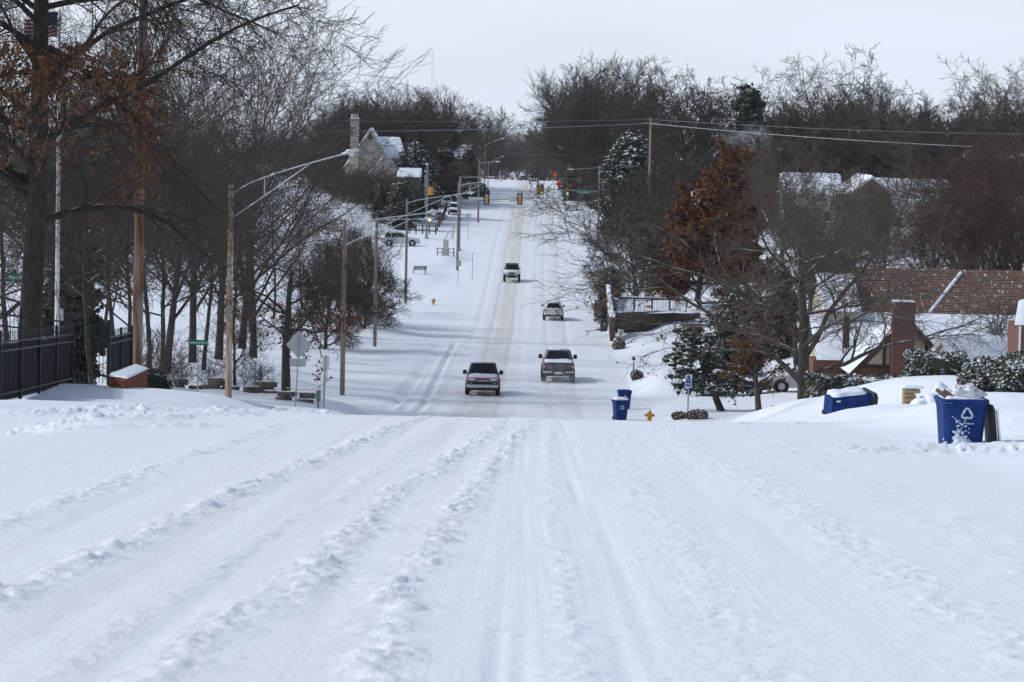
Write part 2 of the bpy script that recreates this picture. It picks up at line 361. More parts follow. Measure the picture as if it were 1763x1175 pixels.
def xc(D): return -0.5+0.0077*np.minimum(D, 700)
HALF = 6.7
CTRL = [  # pixel of the ground and its distance
 (0,692,72),(124,662,86),(213,690,80),(235,668,84),(340,687,122),(393,694,125),(508,700,128),(556,706,128),(490,692,136),(589,681,163),
 (645,597,221),(698,523,277),(787,466,326),(790,432,346),(734,412,370),(823,384,420),(746,525,277),(722,471,314),(767,438,338),
 (370,672,140),(480,678,138),(280,668,130),(350,625,175),(630,567,235),(0,800,46),(200,745,52),(0,760,50),
 (1655,757,45),(1763,760,44),(1460,731,75),(1763,700,52),(1600,700,66),(1118,722,142),(1069,694,146),(1073,683,152),(1184,707,146),(1198,723,140),
 (1245,705,152),(1307,709,148),(1380,694,142),(1257,680,168),(1345,676,168),(1440,682,98),(1560,660,96),(1610,648,84),(1720,682,60),
 (1763,672,56),(1366,707,136),(1570,696,72),(1040,547,246),(1067,577,225),(1091,628,186),(1060,572,228),(1190,556,238),(1110,640,178)]
ANCH = [(-30,60,1.2),(-30,90,.8),(-45,130,.2),(-60,200,.5),(-90,300,1.5),(-40,330,0),(-24,420,3),(-45,450,4.2),(-100,450,5),(-200,300,4),(-30,520,4),(-80,600,5),
        (30,70,2.2),(40,110,3),(30,160,2.0),(24,158,2.0),(45,180,2.8),(25,200,2.2),(40,240,4),(60,300,6.5),(35,300,5),(80,400,9),(40,400,6.5),(24,340,3.0),(110,500,10),(30,480,3.0),(150,250,8),(60,560,6),(200,400,10),(70,150,5)]
_cx, _cd, _cr = [], [], []
for px, py, D in CTRL:
    p = P(px, py, D); _cx.append(p[0]); _cd.append(D); _cr.append(p[2]+float(drop(D)))
for x, D, r in ANCH: _cx.append(x); _cd.append(D); _cr.append(r)
for D in list(range(0, 60, 10))+list(range(60, 700, 18)):
    for s in (-1, 1): _cx.append(float(xc(D))+s*7.2); _cd.append(D); _cr.append(0.05)
for x, D in [(-11,62),(-14,40),(-25,20),(12,20),(10,32),(22,20),(-12,0),(12,0)]: _cx.append(x); _cd.append(D); _cr.append(0.5 if abs(x) > 11.5 else 0.2)
_cx, _cd, _cr = map(np.array, (_cx, _cd, _cr))
def base_z(X, D):
    X = np.asarray(X, float); D = np.asarray(D, float); X, D = np.broadcast_arrays(X, D)
    sh = X.shape; x = X.ravel(); d = D.ravel(); num = np.zeros(len(x)); den = np.zeros(len(x))
    for a, b, r in zip(_cx, _cd, _cr):
        q = ((x-a)/1.0)**2 + ((d-b)/(1.6+0.004*b))**2 + 1.2
        wgt = q**-1.7; num += wgt*r; den += wgt
    r = num/den
    u = np.abs(x-xc(d)); r = r*sstep(HALF-.3, HALF+2.2, u)*(1-sstep(620, 800, d))
    return (-drop(d)+r).reshape(sh)
def drift(X, D):       # soft wind drifts off the road
    u = np.abs(X-xc(D))
    return sstep(HALF-.5, HALF+2, u)*(0.16*fbm(X*.16, D*.07, 3, 3)+0.05*fbm(X*.5, D*.2, 9, 2)+.022*fbm(X*1.3, D*.55, 12, 2)*(1-sstep(150, 260, D)))
def ground_z(X, D): return base_z(X, D)+drift(np.asarray(X, float), np.asarray(D, float))
def gz(X, D): return float(ground_z(np.array([X]), np.array([D]))[0])
def ground_normal(X, D, e=1.2):
    return Vector((-(gz(X+e, D)-gz(X-e, D))/(2*e), -(gz(X, D+e)-gz(X, D-e))/(2*e), 1)).normalized()
def at(px, py, D, sink=0.0):
    x = float(P(px, py, D)[0]); return (x, D, gz(x, D)-sink)

WINDROWS = [  # (X,D) polylines, width, height
 ([(-3.5,6),(-3.25,14),(-3.1,17.5),(-2.7,30),(-2.15,44),(-1.8,56),(-1.5,75)], .17, .10),
 ([(-1.95,6),(-1.68,14),(-1.6,15.6),(-1.36,19.6),(-1.15,29),(-.40,45.7),(0,57),(.3,75)], .20, .085),
 ([(-.72,6),(-.66,14),(-.72,18.7),(-.46,27.6),(.02,42),(.45,57),(.7,75)], .17, .085),
 ([(-2.35,6),(-2.2,14),(-2.0,22),(-1.5,36),(-1.0,57)], .11, .03),
 ([(.40,6),(.36,14),(.40,25),(.6,45),(.9,60)], .09, .03),
 ([(1.25,6),(1.33,14),(1.45,30),(1.55,60)], .30, .022),
 ([(2.85,6),(2.95,14),(2.9,25),(2.8,45),(2.8,60)], .35, .03),
 ([(3.9,6),(4.0,16),(4.1,30),(4.2,60)], .5, .035),
 ([(-4.4,6),(-4.3,20),(-4.0,44),(-3.6,60)], .22, .05)]
BERMS = [((-10.6,49.5),(-5.2,53.5),.55,.28),((-10.2,46.5),(-5.9,50.0),.50,.26),((-9.5,56.5),(-4.2,60),.55,.26),((-8.0,43.5),(-5.0,46.5),.4,.16),
         ((4.9,41.6),(9.5,41.0),.40,.26),((6.2,43.6),(9.5,43.2),.3,.10),((3.6,56),(8.5,62),.4,.10)]
RUTS = [(-.05,.05,.022),(.08,.05,.022),(-.22,.06,.022),(.62,.05,.015),(.78,.05,.015),(-1.15,.12,.02),(-1.95,.10,.022),(-2.55,.16,.026),(-2.75,.07,.02),(-3.75,.2,.03),(2.0,.12,.012),(2.25,.10,.012),(1.75,.08,.012)]
def near_detail(X, D):
    h = np.zeros_like(X); fade = 1-sstep(70, 95, D)
    wx = X+.25*fbm(X*3, D*3, 15, 2); wd_ = D+.25*fbm(X*3+40, D*3, 16, 2); clump = vnoise(wx*10+wd_*5, wd_*8-wx*4, 21); clump2 = vnoise(wx*17-wd_*9, wd_*15+wx*9, 22); cl3 = vnoise(X*4, D*2.2, 23)
    lump = np.clip(clump*.6+clump2*.8-.45, 0, 1)
    rough = 0.10+0*X
    for pl, wd, ht in WINDROWS:
        xs = np.interp(D, [q[1] for q in pl], [q[0] for q in pl])+.06*fbm(D*.5, D*0+ht*90, 31, 2)
        g = np.exp(-((X-xs)/(wd*(0.8+.5*cl3)))**2)
        h += g*ht*.68*(0.04+0.28*cl3+1.15*lump*(.15+1.0*cl3))*(1-.6*sstep(46, 58, D)); rough = np.maximum(rough, g)
    for (xa, da), (xb, db), wd, ht in BERMS:
        L2 = (xb-xa)**2+(db-da)**2; t = ((X-xa)*(xb-xa)+(D-da)*(db-da))/L2; tc = np.clip(t, 0, 1)
        dd = (X-(xa+tc*(xb-xa)))**2+(D-(da+tc*(db-da)))**2
        g = np.exp(-dd/(wd*wd))*(0.6+.8*vnoise(t*6, t*0+ht*50, 37))
        h += g*ht*.62*(0.30+.85*lump); rough = np.maximum(rough, g)
    for x0, wd, dp in RUTS:
        xs = x0+.012*(D-14)*(0.5 if x0 > -1 else 0.8)*.8+.05*fbm(D*.12, D*0+x0*7, 41, 2)
        g = np.exp(-((X-xs)/wd)**2); h -= g*dp*.75*np.clip(vnoise(X*0+x0*5, D*.16, 43)*2.0-.4, 0, 1)*(0.5+.6*cl3)
    # crumbly ground right of the road and between rows
    spr = sstep(2.3, 4.5, X)*(.5+.5*vnoise(X*.8, D*.4, 51))
    spl = sstep(-2.6, -4.5, X)*(.5+.5*vnoise(X*.8, D*.4, 52))
    sp = np.clip(np.maximum(spr, spl), 0, 1)
    h += (clump2-.5)*.010*rough*2 + np.clip(clump-.66, 0, 1)*.11*np.maximum(sp*.8, .18)*np.clip(vnoise(X*2, D*1.2, 53)*1.6-.4, 0, 1)
    h += .007*fbm(X*2.2, D*.35, 61, 3)+.014*fbm(X*.7, D*.12, 62, 2)
    return h*fade
def far_detail(X, D):
    u = X-xc(D); inr = 1-sstep(HALF-.4, HALF+.4, np.abs(u)); h = np.zeros_like(X)
    for x0, wd, dp in [(-3.0,.16,.06),(-1.35,.16,.06),(-4.6,.2,.04),(1.55,.2,.04),(3.2,.2,.045),(-2.2,.5,.02)]:
        h -= np.exp(-((u-x0-.25*fbm(D*.02, D*0+x0, 71, 2))/wd)**2)*dp
    h += .05*np.exp(-((u-.1)/.35)**2)*vnoise(u*3, D*.6, 72)+.04*np.exp(-((u+4.9)/.5)**2)*vnoise(u*3, D*.6, 73)
    return inr*(h+.02*fbm(u*1.5, D*.15, 74, 3))*sstep(60, 80, D)
TRACK = [(697,702,150),(716,664,168),(735,630,187),(752,602,208),(768,587,226)]
_tr = [(float(P(*t)[0]), t[2]) for t in TRACK]
def verge_tracks(X, D):
    h = np.zeros_like(X)
    xs = np.interp(D, [t[1] for t in _tr], [t[0] for t in _tr]); m = sstep(148, 152, D)*(1-sstep(222, 230, D))
    for o in (-.75, .75): h -= m*(np.exp(-((X-xs-o)/.17)**2)*.16-.10*np.exp(-((np.abs(X-xs-o)-.32)/.13)**2))
    for dd, x0, x1, dep in [(63.2, 6.9, 15, .07), (65.0, 6.9, 15, .07), (177, 6.8, 14, .10), (179.2, 6.8, 14, .10), (58.5, 5.0, 9.5, .03), (236, 6.8, 10, .09)]:
        m2 = sstep(x0, x0+.6, X)*(1-sstep(x1-1, x1, X)); y0 = dd+.25*np.sin(X*.9+dd)
        q = D-y0; sc = .22+.0012*dd
        h -= m2*dep*(np.exp(-(q/sc)**2)-.7*np.exp(-((q-2*sc)/sc)**2))
    return h
def height(X, D):
    return base_z(X, D)+drift(X, D)+near_detail(X, D)+far_detail(X, D)+verge_tracks(X, D)
def grid_obj(name, blocks, material, wear=False):
    Vs, Fs, Ws = [], [], []; off = 0
    for cols, rows, isu in blocks:
        C, Rr = np.meshgrid(cols, rows)
        X = C+xc(Rr) if isu else C
        Z = height(X, Rr); n, m = C.shape
        Vs.append(np.stack([X, Rr, Z], -1).reshape(-1, 3))
        i = np.arange(n*m).reshape(n, m)
        Fs.append(np.stack([i[:-1, :-1], i[:-1, 1:], i[1:, 1:], i[1:, :-1]], -1).reshape(-1, 4)+off); off += n*m
        if wear:
            u = (X-xc(Rr)).ravel(); d = Rr.ravel()
            far = sstep(56, 80, d)
            wv = far*(np.exp(-((u+2.2)/1.5)**2)*1.0+np.exp(-((u-2.4)/1.6)**2)*.42+.12)+(1-far)*(.30*np.exp(-((u+1.6)/2.6)**2)+.12)
            wv = wv*(1+.9*sstep(600, 640, d))
            Ws.append(wv)
    me = new_mesh(name, np.concatenate(Vs), np.concatenate(Fs), True, material)
    if wear:
        a = me.attributes.new('wear', 'FLOAT', 'POINT'); a.data.foreach_set('value', np.concatenate(Ws).astype(np.float32))
    o = link(name, me); o['kind'] = 'structure'; return o
rn = [8.0]
while rn[-1] < 62: rn.append(rn[-1]+min(.10, .028+.0017*rn[-1]))
rn = np.array(rn+[62.6]); rn0 = np.arange(-40, 8.01, 1.0); rn0[-1] = 8.0
rf = [62.6]
while rf[-1] < 700: rf.append(rf[-1]+min(2.0, .5+.004*(rf[-1]-60)))
rf = np.array(rf); rff = np.array([rf[-1]]+list(np.geomspace(rf[-1]+10, 12000, 26)))
road_near = np.concatenate([np.arange(-HALF, -4.2, .07), np.arange(-4.2, 3.4, .032), np.linspace(3.4, HALF, 46)]); road_near[0] = -HALF
road_far = np.linspace(-HALF, HALF, 68)
road = grid_obj('road', [(road_near, rn, True), (road_far, rf, True), (np.linspace(-HALF, HALF, 8), rn0, True), (np.linspace(-HALF, HALF, 8), rff, True)], M['road'], True)
def side(sg):
    near = np.concatenate([np.arange(HALF, 11.6, .05), 11.6+np.geomspace(.1, 900, 34)])
    far = np.concatenate([np.arange(HALF, 22, .45), 22+np.geomspace(.5, 900, 40)])
    vfar = HALF+np.geomspace(.3, 9000, 30); vfar = np.concatenate([[HALF], vfar])
    return [(np.sort(sg*near), rn, True), (np.sort(sg*far), rf, True), (np.sort(sg*vfar), rff, True), (np.sort(sg*np.concatenate([[HALF], HALF+np.geomspace(.5, 900, 20)])), rn0, True)]
ground = grid_obj('ground', side(-1)+side(1), M['snow'])
# ---------------------------------------------------------------- trees
def nrm(v): return v/(np.linalg.norm(v, axis=-1, keepdims=True)+1e-9)
def tube_batch(Pn, R, s):
    N, n, _ = Pn.shape
    T = np.empty_like(Pn); T[:, 1:-1] = Pn[:, 2:]-Pn[:, :-2]; T[:, 0] = Pn[:, 1]-Pn[:, 0]; T[:, -1] = Pn[:, -1]-Pn[:, -2]; T = nrm(T)
    t0 = nrm(Pn[:, -1]-Pn[:, 0]); ref = np.where(np.abs(t0[:, 2:3]) < .85, np.array([[0, 0, 1.0]]), np.array([[1.0, 0, 0]]))[:, None, :]
    A = nrm(np.cross(T, np.broadcast_to(ref, T.shape))); B = np.cross(T, A)
    a = np.arange(s)*2*math.pi/s
    V = Pn[:, :, None, :]+R[:, :, None, None]*(np.cos(a)[None, None, :, None]*A[:, :, None, :]+np.sin(a)[None, None, :, None]*B[:, :, None, :])
    idx = np.arange(N*n*s).reshape(N, n, s); nx = np.roll(idx, -1, axis=2)
    Fq = np.stack([idx[:, :-1], idx[:, 1:], nx[:, 1:], nx[:, :-1]], -1).reshape(-1, 4)
    return V.reshape(-1, 3), Fq
def grow(rng, Pp, Rp, k, t=(.3, 1), ang=50, sd=12, lr=.6, ls=.3, wan=.12, trop=0.0, nseg=4, rr=.55, tip=.25, L=None, Lcap=None):
    N, n, _ = Pp.shape
    Lp = np.linalg.norm(np.diff(Pp, axis=1), axis=2).sum(1)
    i = np.repeat(np.arange(N), k); j = np.tile(np.arange(k), N)
    tt = t[0]+(t[1]-t[0])*(j+rng.random(N*k))/k
    f = tt*(n-1); a = np.minimum(f.astype(int), n-2); fr = (f-a)[:, None]
    p = Pp[i, a]*(1-fr)+Pp[i, a+1]*fr; tan = nrm(Pp[i, a+1]-Pp[i, a]); r = Rp[i, a]*(1-fr[:, 0])+Rp[i, a+1]*fr[:, 0]
    v = rng.normal(size=(N*k, 3)); v -= (v*tan).sum(1, keepdims=True)*tan; v = nrm(v)
    # alternate sides
    an = np.radians(ang+sd*rng.normal(size=N*k))[:, None]
    d = nrm(np.cos(an)*tan+np.sin(an)*v)
    Ln = (Lp[i] if L is None else np.full(N*k, L))*lr*(1-ls*tt)*(0.65+.6*rng.random(N*k))
    if Lcap is not None: Ln = np.minimum(Ln, Lcap)
    pts = [p]; step = Ln/nseg
    for q in range(nseg):
        d = nrm(d+wan*rng.normal(size=d.shape)+np.array([0, 0, 1.0])*trop)
        pts.append(pts[-1]+d*step[:, None])
    Pc = np.stack(pts, 1); r0 = np.maximum(r*rr, .002)
    Rc = r0[:, None]*np.linspace(1, tip, nseg+1)[None, :]
    return Pc, Rc
def tree_meshes(name, seed, H, r0, tf, levels, minr=.008, leaves=None, lean=(0, 0), twan=.05, mats=('bark', 'twig'), tseg=9, flare=1.18):
    rng = np.random.default_rng(seed)
    d = np.array([lean[0], lean[1], 1.0]); d /= np.linalg.norm(d); p = np.array([0, 0, -.3]); pts = [p]
    for q in range(tseg):
        d = d+twan*rng.normal(size=3)+np.array([0, 0, .06]); d /= np.linalg.norm(d); p = p+d*(H*tf/tseg); pts.append(p)
    Tp = np.array(pts)[None]; rad = r0*np.linspace(1, .38, tseg+1); rad[0] *= flare; Tr = rad[None]
    V, Fq = tube_batch(Tp, Tr, 10); trunk = new_mesh(name+'_trunk', V, Fq, True, M[mats[0]])
    Vs, Fs, MI = [], [], []; off = 0; cur = (Tp, Tr); last = None; pool = []
    for li, lv in enumerate(levels):
        kw = dict(lv); s = kw.pop('s', 3); src = kw.pop('src', None)
        if src == 'all': cur = (np.concatenate([q[0] for q in pool if q[0].shape[1] == pool[-1][0].shape[1]]), np.concatenate([q[1] for q in pool if q[0].shape[1] == pool[-1][0].shape[1]]))
        Pc, Rc = grow(rng, cur[0], cur[1], **kw); Rc = np.maximum(Rc, minr)
        if li == len(levels)-1: Rc[:, -1] = minr*.45
        V, Fq = tube_batch(Pc, Rc, s); Vs.append(V); Fs.append(Fq+off); off += len(V); MI.append(np.full(len(Fq), 0 if li < 2 else 1)); cur = (Pc, Rc); pool.append(cur)
    crown = new_mesh(name+'_crown', np.concatenate(Vs), np.concatenate(Fs), True, [M[mats[0]], M[mats[1]]], np.concatenate(MI))
    leafm = None
    if leaves:
        n, size, zf, key = leaves
        Pc = cur[0]; ok = np.arange(len(Pc))
        if zf is not None: ok = ok[zf(Pc[:, -1])]
        i = rng.choice(ok, n); f = rng.random(n)*(Pc.shape[1]-1); a = np.minimum(f.astype(int), Pc.shape[1]-2); fr = (f-a)[:, None]
        c = Pc[i, a]*(1-fr)+Pc[i, a+1]*fr+rng.normal(size=(n, 3))*size*.4
        leafm = leaf_mesh(name+'_leaves', rng, c, size, M[key])
    return trunk, crown, leafm
def leaf_mesh(name, rng, c, size, material, flat=0.0):
    n = len(c); u = nrm(rng.normal(size=(n, 3))); u[:, 2] *= (1-flat); u = nrm(u)
    v = rng.normal(size=(n, 3)); v[:, 2] *= (1-flat); v -= (v*u).sum(1, keepdims=True)*u; v = nrm(v)
    s = size*(.6+.8*rng.random((n, 1)))
    w_ = np.cross(u, v)
    q = np.stack([c-u*s*.5, c+v*s*.32+w_*s*.10, c+u*s*.5, c-v*s*.32+w_*s*.10], 1).reshape(-1, 3)
    return new_mesh(name, q, np.arange(n*4).reshape(n, 4), False, material)
def place_tree(meshes, label, pos, group=None, scale=1.0, rz=None, name='bare_tree', sz=None, cat='tree'):
    e = thing(name, label, cat, pos, random.uniform(0, 6.28) if rz is None else rz, group)
    e.scale = (scale, scale, scale if sz is None else sz)
    link('trunk', meshes[0], e); link('crown', meshes[1], e)
    if meshes[2] is not None: link('leaves', meshes[2], e)
    return e
# --- kinds
def L(**k): return k
FAN = [L(k=13, t=(.22, 1), ang=42, sd=9, lr=1.05, ls=.2, wan=.10, trop=.05, nseg=6, rr=.5, tip=.3, s=5),
       L(k=9, t=(.15, 1), ang=34, sd=10, lr=.5, ls=.25, wan=.14, trop=.05, nseg=5, rr=.45, tip=.3, s=4),
       L(k=8, t=(.1, 1), ang=34, sd=10, lr=.50, ls=.2, wan=.16, trop=.05, nseg=4, rr=.5, tip=.35, s=3),
       L(k=7, t=(.1, 1), ang=32, sd=12, lr=.55, ls=.1, wan=.18, trop=.03, nseg=3, rr=.6, tip=.4, s=3)]
OAK = [L(k=13, t=(.35, 1), ang=62, sd=14, lr=.95, ls=.35, wan=.22, trop=.06, nseg=7, rr=.5, tip=.3, s=6),
       L(k=8, t=(.2, 1), ang=48, sd=14, lr=.48, ls=.2, wan=.28, trop=.04, nseg=5, rr=.5, tip=.3, s=4),
       L(k=8, t=(.15, 1), ang=46, sd=14, lr=.50, ls=.2, wan=.26, trop=.03, nseg=4, rr=.5, tip=.35, s=3),
       L(k=6, t=(.15, 1), ang=44, sd=14, lr=.5, ls=.1, wan=.28, trop=.02, nseg=3, rr=.6, tip=.4, s=3)]
far_kinds = [tree_meshes('fan_a', 1, 18, .36, .50, FAN, .022, mats=('bark', 'twig_far')),
             tree_meshes('fan_b', 2, 18, .34, .45, FAN, .022, mats=('bark', 'twig_far')),
             tree_meshes('oak_a', 3, 18, .42, .60, OAK, .022, mats=('bark', 'twig_far')),
             tree_meshes('fan_c', 5, 18, .36, .58, FAN[:3]+[dict(FAN[3], trop=.08, k=6)], .018, mats=('bark', 'twig_far'))]
SPARSE = [dict(OAK[0], k=10, ang=45), dict(OAK[1], k=7), dict(OAK[2], k=6), dict(OAK[3], k=5)]
pale_kind = tree_meshes('pale_tree', 8, 18, .36, .68, SPARSE, .024, mats=('bark_grey', 'twig_tan'))
PARK = [L(k=12, t=(.32, 1), ang=56, sd=12, lr=.9, ls=.3, wan=.18, trop=.03, nseg=7, rr=.48, tip=.3, s=6),
        L(k=8, t=(.2, 1), ang=46, sd=14, lr=.5, ls=.2, wan=.24, trop=.0, nseg=5, rr=.5, tip=.3, s=4),
        L(k=7, t=(.15, 1), ang=44, sd=14, lr=.52, ls=.2, wan=.25, trop=-.02, nseg=4, rr=.5, tip=.35, s=3),
        L(k=4, t=(.1, 1), ang=42, sd=14, lr=.55, ls=.1, wan=.25, trop=-.02, nseg=3, rr=.6, tip=.4, s=3)]
park_kinds = [tree_meshes('park_a', 21, 14, .125, .66, PARK, .009), tree_meshes('park_b', 22, 14, .115, .72, PARK, .009),
              tree_meshes('park_c', 23, 11, .17, .5, PARK, .009)]
BROOM = [L(k=22, t=(.06, 1), ang=58, sd=16, lr=1.05, ls=.30, wan=.12, trop=.035, nseg=7, rr=.45, tip=.3, s=5),
         L(k=10, t=(.15, 1), ang=32, sd=9, lr=.5, ls=.25, wan=.12, trop=-.015, nseg=5, rr=.5, tip=.3, s=3),
         L(k=9, t=(.1, 1), ang=32, sd=10, lr=.55, ls=.2, wan=.14, trop=-.03, nseg=4, rr=.5, tip=.35, s=3),
         L(k=6, t=(.1, 1), ang=32, sd=12, lr=.55, ls=.1, wan=.18, trop=-.02, nseg=3, rr=.6, tip=.4, s=3)]
broom_kind = tree_meshes('broom', 31, 12, .24, .50, BROOM, .013, mats=('bark', 'twig'))
shrub_kind = tree_meshes('tall_shrub', 35, 3.0, .05, .3, [dict(BROOM[0], k=12, L=2.2, ang=40), dict(BROOM[1], k=8), dict(BROOM[2], k=6)], .007, mats=('twig', 'twig'))
# background belts: (px list, top y, D)
def belt(spec, label, group, kinds, name='bare_tree'):
    for px, top, D, k in spec:
        X = float(P(px, 330, D)[0]); z = gz(X, D); ztop = float(P(px, top, D)[2])
        hgt = ztop-z; s = hgt/17.6
        place_tree(kinds[k % len(kinds)], label, (X, D, z-.1), group, s*random.uniform(.96, 1.1), name=name, sz=s)
rb = random.Random(3)
spec = []
for i, px in enumerate(range(545, 775, 14)):
    top = np.interp(px, [560, 600, 650, 700, 760, 800, 850, 880], [190, 158, 148, 152, 170, 172, 170, 205])
    spec.append((px+rb.uniform(-7, 7), top+rb.uniform(-6, 14), rb.uniform(475, 560) if px > 700 else rb.uniform(470, 580), rb.choice([0, 1, 3, 2])))
belt(spec, 'bare tree in the dark wood behind the gabled white house', 'bare trees behind the gabled house', far_kinds)
spec = []
for i, px in enumerate([1012, 1018, 1024, 1032, 1040, 1050, 1060, 1078, 1098, 1022]):
    top = np.interp(px, [1010, 1030, 1050, 1080, 1100], [125, 112, 108, 125, 160])
    spec.append((px+rb.uniform(-5, 5), top+rb.uniform(0, 22), rb.uniform(470, 560), rb.choice([0, 1, 3])))
belt(spec, 'bare upright tree in the tall clump behind the orange warning signs', 'bare trees behind the orange signs', far_kinds)
spec = [(1130, 130, 420, 2), (1195, 97, 410, 2), (1230, 112, 440, 2), (1160, 150, 460, 1)]
belt(spec, 'broad bare oak with gnarled limbs left of the dark conifer', 'broad oaks beside the conifer', far_kinds, 'oak_tree')
spec = []
for px, top in [(1300, 190), (1330, 165), (1350, 185), (1375, 170), (1400, 180), (1430, 165), (1455, 155), (1480, 170), (1505, 140), (1535, 165), (1560, 160), (1590, 158), (1612, 168), (1640, 160), (1662, 172), (1690, 170), (1715, 165), (1740, 150), (1770, 160), (1420, 190), (1520, 190), (1580, 185), (1650, 190), (1720, 185)]:
    spec.append((px+rb.uniform(-6, 6), top+rb.uniform(-4, 10), rb.uniform(390, 470), rb.choice([0, 1, 2, 3, 2])))
belt(spec, 'bare tree on the wooded rise behind the snowy rooftops', 'bare trees on the wooded rise', far_kinds)
spec = [(1330, 135, 430, 0), (1440, 105, 440, 0), (1425, 125, 450, 0), (1695, 120, 430, 0), (1738, 118, 420, 0)]
belt(spec, 'pale grey open branched tree standing above the wooded rise', 'pale open trees above the rise', [pale_kind])
# thicket that closes the view under the crowns
thick = tree_meshes('thicket', 37, 6, .10, .4, [dict(BROOM[0], k=18, L=5.0, t=(.0, 1), ang=42), dict(BROOM[1], k=8), dict(BROOM[2], k=7), dict(BROOM[3], k=4)], .02, mats=('twig_far', 'twig_far'))
def thicket(pxs, Ds, hs, label, group):
    for px in pxs:
        D = rb.uniform(*Ds); X = float(P(px, 330, D)[0]); z = gz(X, D)
        if abs(X-float(xc(D))) < 8.5: continue
        s = rb.uniform(*hs); place_tree(thick, label, (X, D, z-.1), group, s*1.35, name='thicket_shrub', sz=s, cat='shrub')
thicket(range(1130, 1790, 19), (365, 400), (1.0, 1.6), 'leafless undergrowth at the foot of the wooded rise', 'undergrowth below the wooded rise')
thicket(range(1045, 1130, 15), (455, 500), (1.1, 1.7), 'leafless undergrowth behind the orange warning signs', 'undergrowth behind the orange signs')
thicket(range(540, 762, 15), (465, 500), (1.1, 1.7), 'leafless undergrowth in the wood behind the gabled house', 'undergrowth behind the gabled house')
thicket(range(590, 725, 14), (403, 418), (.55, .95), 'leafless shrub in front of the gabled stone house', 'shrubs before the gabled house')
# far beyond the crest
spec = [(px+rb.uniform(-4, 4), 226-max(0, abs(px-903)-30)*1.2+rb.uniform(0, 10), rb.uniform(760, 1000), rb.choice([0, 1, 3])) for px in (842, 850, 858, 950, 958, 966)]
spec += [(px+rb.uniform(-4, 4), 226+rb.uniform(0, 9), rb.uniform(1500, 2200), rb.choice([0, 1, 3])) for px in range(866, 946, 9)]
belt(spec, 'bare tree beyond the brow at the far end of the street', 'bare trees beyond the far brow', far_kinds)
spec = [(px+rb.uniform(-9, 9), 242+rb.uniform(-10, 6), rb.uniform(700, 1000), rb.choice([0, 1, 3])) for px in range(430, 560, 26)]
belt(spec, 'far bare tree glimpsed through the park wood', 'far trees glimpsed through the park', far_kinds)
# park wood on the left
spec = [(440, 78, 190, 0), (420, 95, 210, 1), (440, 110, 230, 3), (380, 80, 180, 2), (335, 70, 175, 1), (290, 60, 165, 3)]
near_fan = [tree_meshes('near_fan_a', 91, 18, .24, .52, [dict(FAN[0], k=10), dict(FAN[1], k=8), dict(FAN[2], k=6), dict(FAN[3], k=4)], .0095, mats=('bark', 'twig')), tree_meshes('near_fan_b', 92, 18, .22, .6, [dict(FAN[0], k=10, ang=36), dict(FAN[1], k=8), dict(FAN[2], k=6), dict(FAN[3], k=4)], .0095, mats=('bark', 'twig'))]
belt(spec, 'tall dense bare tree rising from the back of the park', 'tall trees at the back of the park', near_fan)
for px, py, D, top, k in [(285, 668, 138, 150, 0), (350, 640, 168, 170, 1), (255, 655, 150, 120, 1), (150, 640, 150, 150, 0), (200, 650, 130, 130, 1), (395, 620, 200, 240, 0), 
                          (470, 560, 250, 270, 1), (520, 540, 265, 310, 0), (100, 620, 170, 140, 0), (60, 640, 150, 100, 1), (20, 640, 140, 60, 0), (180, 560, 230, 210, 0)]:
    pos = at(px, py, D, .15); s = (float(P(px, top, D)[2])-pos[2])/13.5
    place_tree(park_kinds[k], 'slim dark bare tree among the trunks in the snowy park', pos, 'slim bare trees in the park', s)
for px, py, D, top, r in [(160, 660, 112, 70, .3), (70, 655, 108, 40, 1.4), (215, 660, 118, 150, 2.6), (-5, 650, 100, 90, 3.3)]:
    pos = at(px, py, D, .15); s = (float(P(px, top, D)[2])-pos[2])/13.5
    place_tree(park_kinds[1 if px > 100 else 0], 'dark bare tree directly behind the black iron fence', pos, 'bare trees behind the iron fence', s, rz=r)
for px, py, D, top in [(628, 567, 236, 400), (600, 560, 245, 385), (560, 600, 215, 410)]:
    pos = at(px, py, D, .15); s = (float(P(px, top, D)[2])-pos[2])/10.5
    place_tree(broom_kind, 'low twiggy tree spreading beside the wooden lamp poles on the verge', pos, 'low trees by the lamp poles', s*.8, sz=s)
pos = at(405, 650, 150, .1); place_tree(park_kinds[2], 'small forked bare tree behind the tan streetlight pole', pos, None, .62, name='small_tree')
for px, py, D, s in [(285, 665, 128, .9), (262, 664, 126, 1.0), (310, 664, 130, .75), (660, 546, 240, .7), (240, 660, 130, 1.1)]:
    place_tree(shrub_kind, 'leafless twiggy shrub on the snow near the park trunks', at(px, py, D, .1), 'leafless shrubs in the park', s, name='bare_shrub', cat='shrub')
for px, py, D, s in [(365, 662, 150, .8), (430, 655, 155, .8), (445, 640, 165, .7)]:
    place_tree(shrub_kind, 'wispy arching bush behind the flat stone wall', at(px, py, D, .1), 'wispy bushes behind the stone wall', s, name='bare_shrub', cat='shrub')
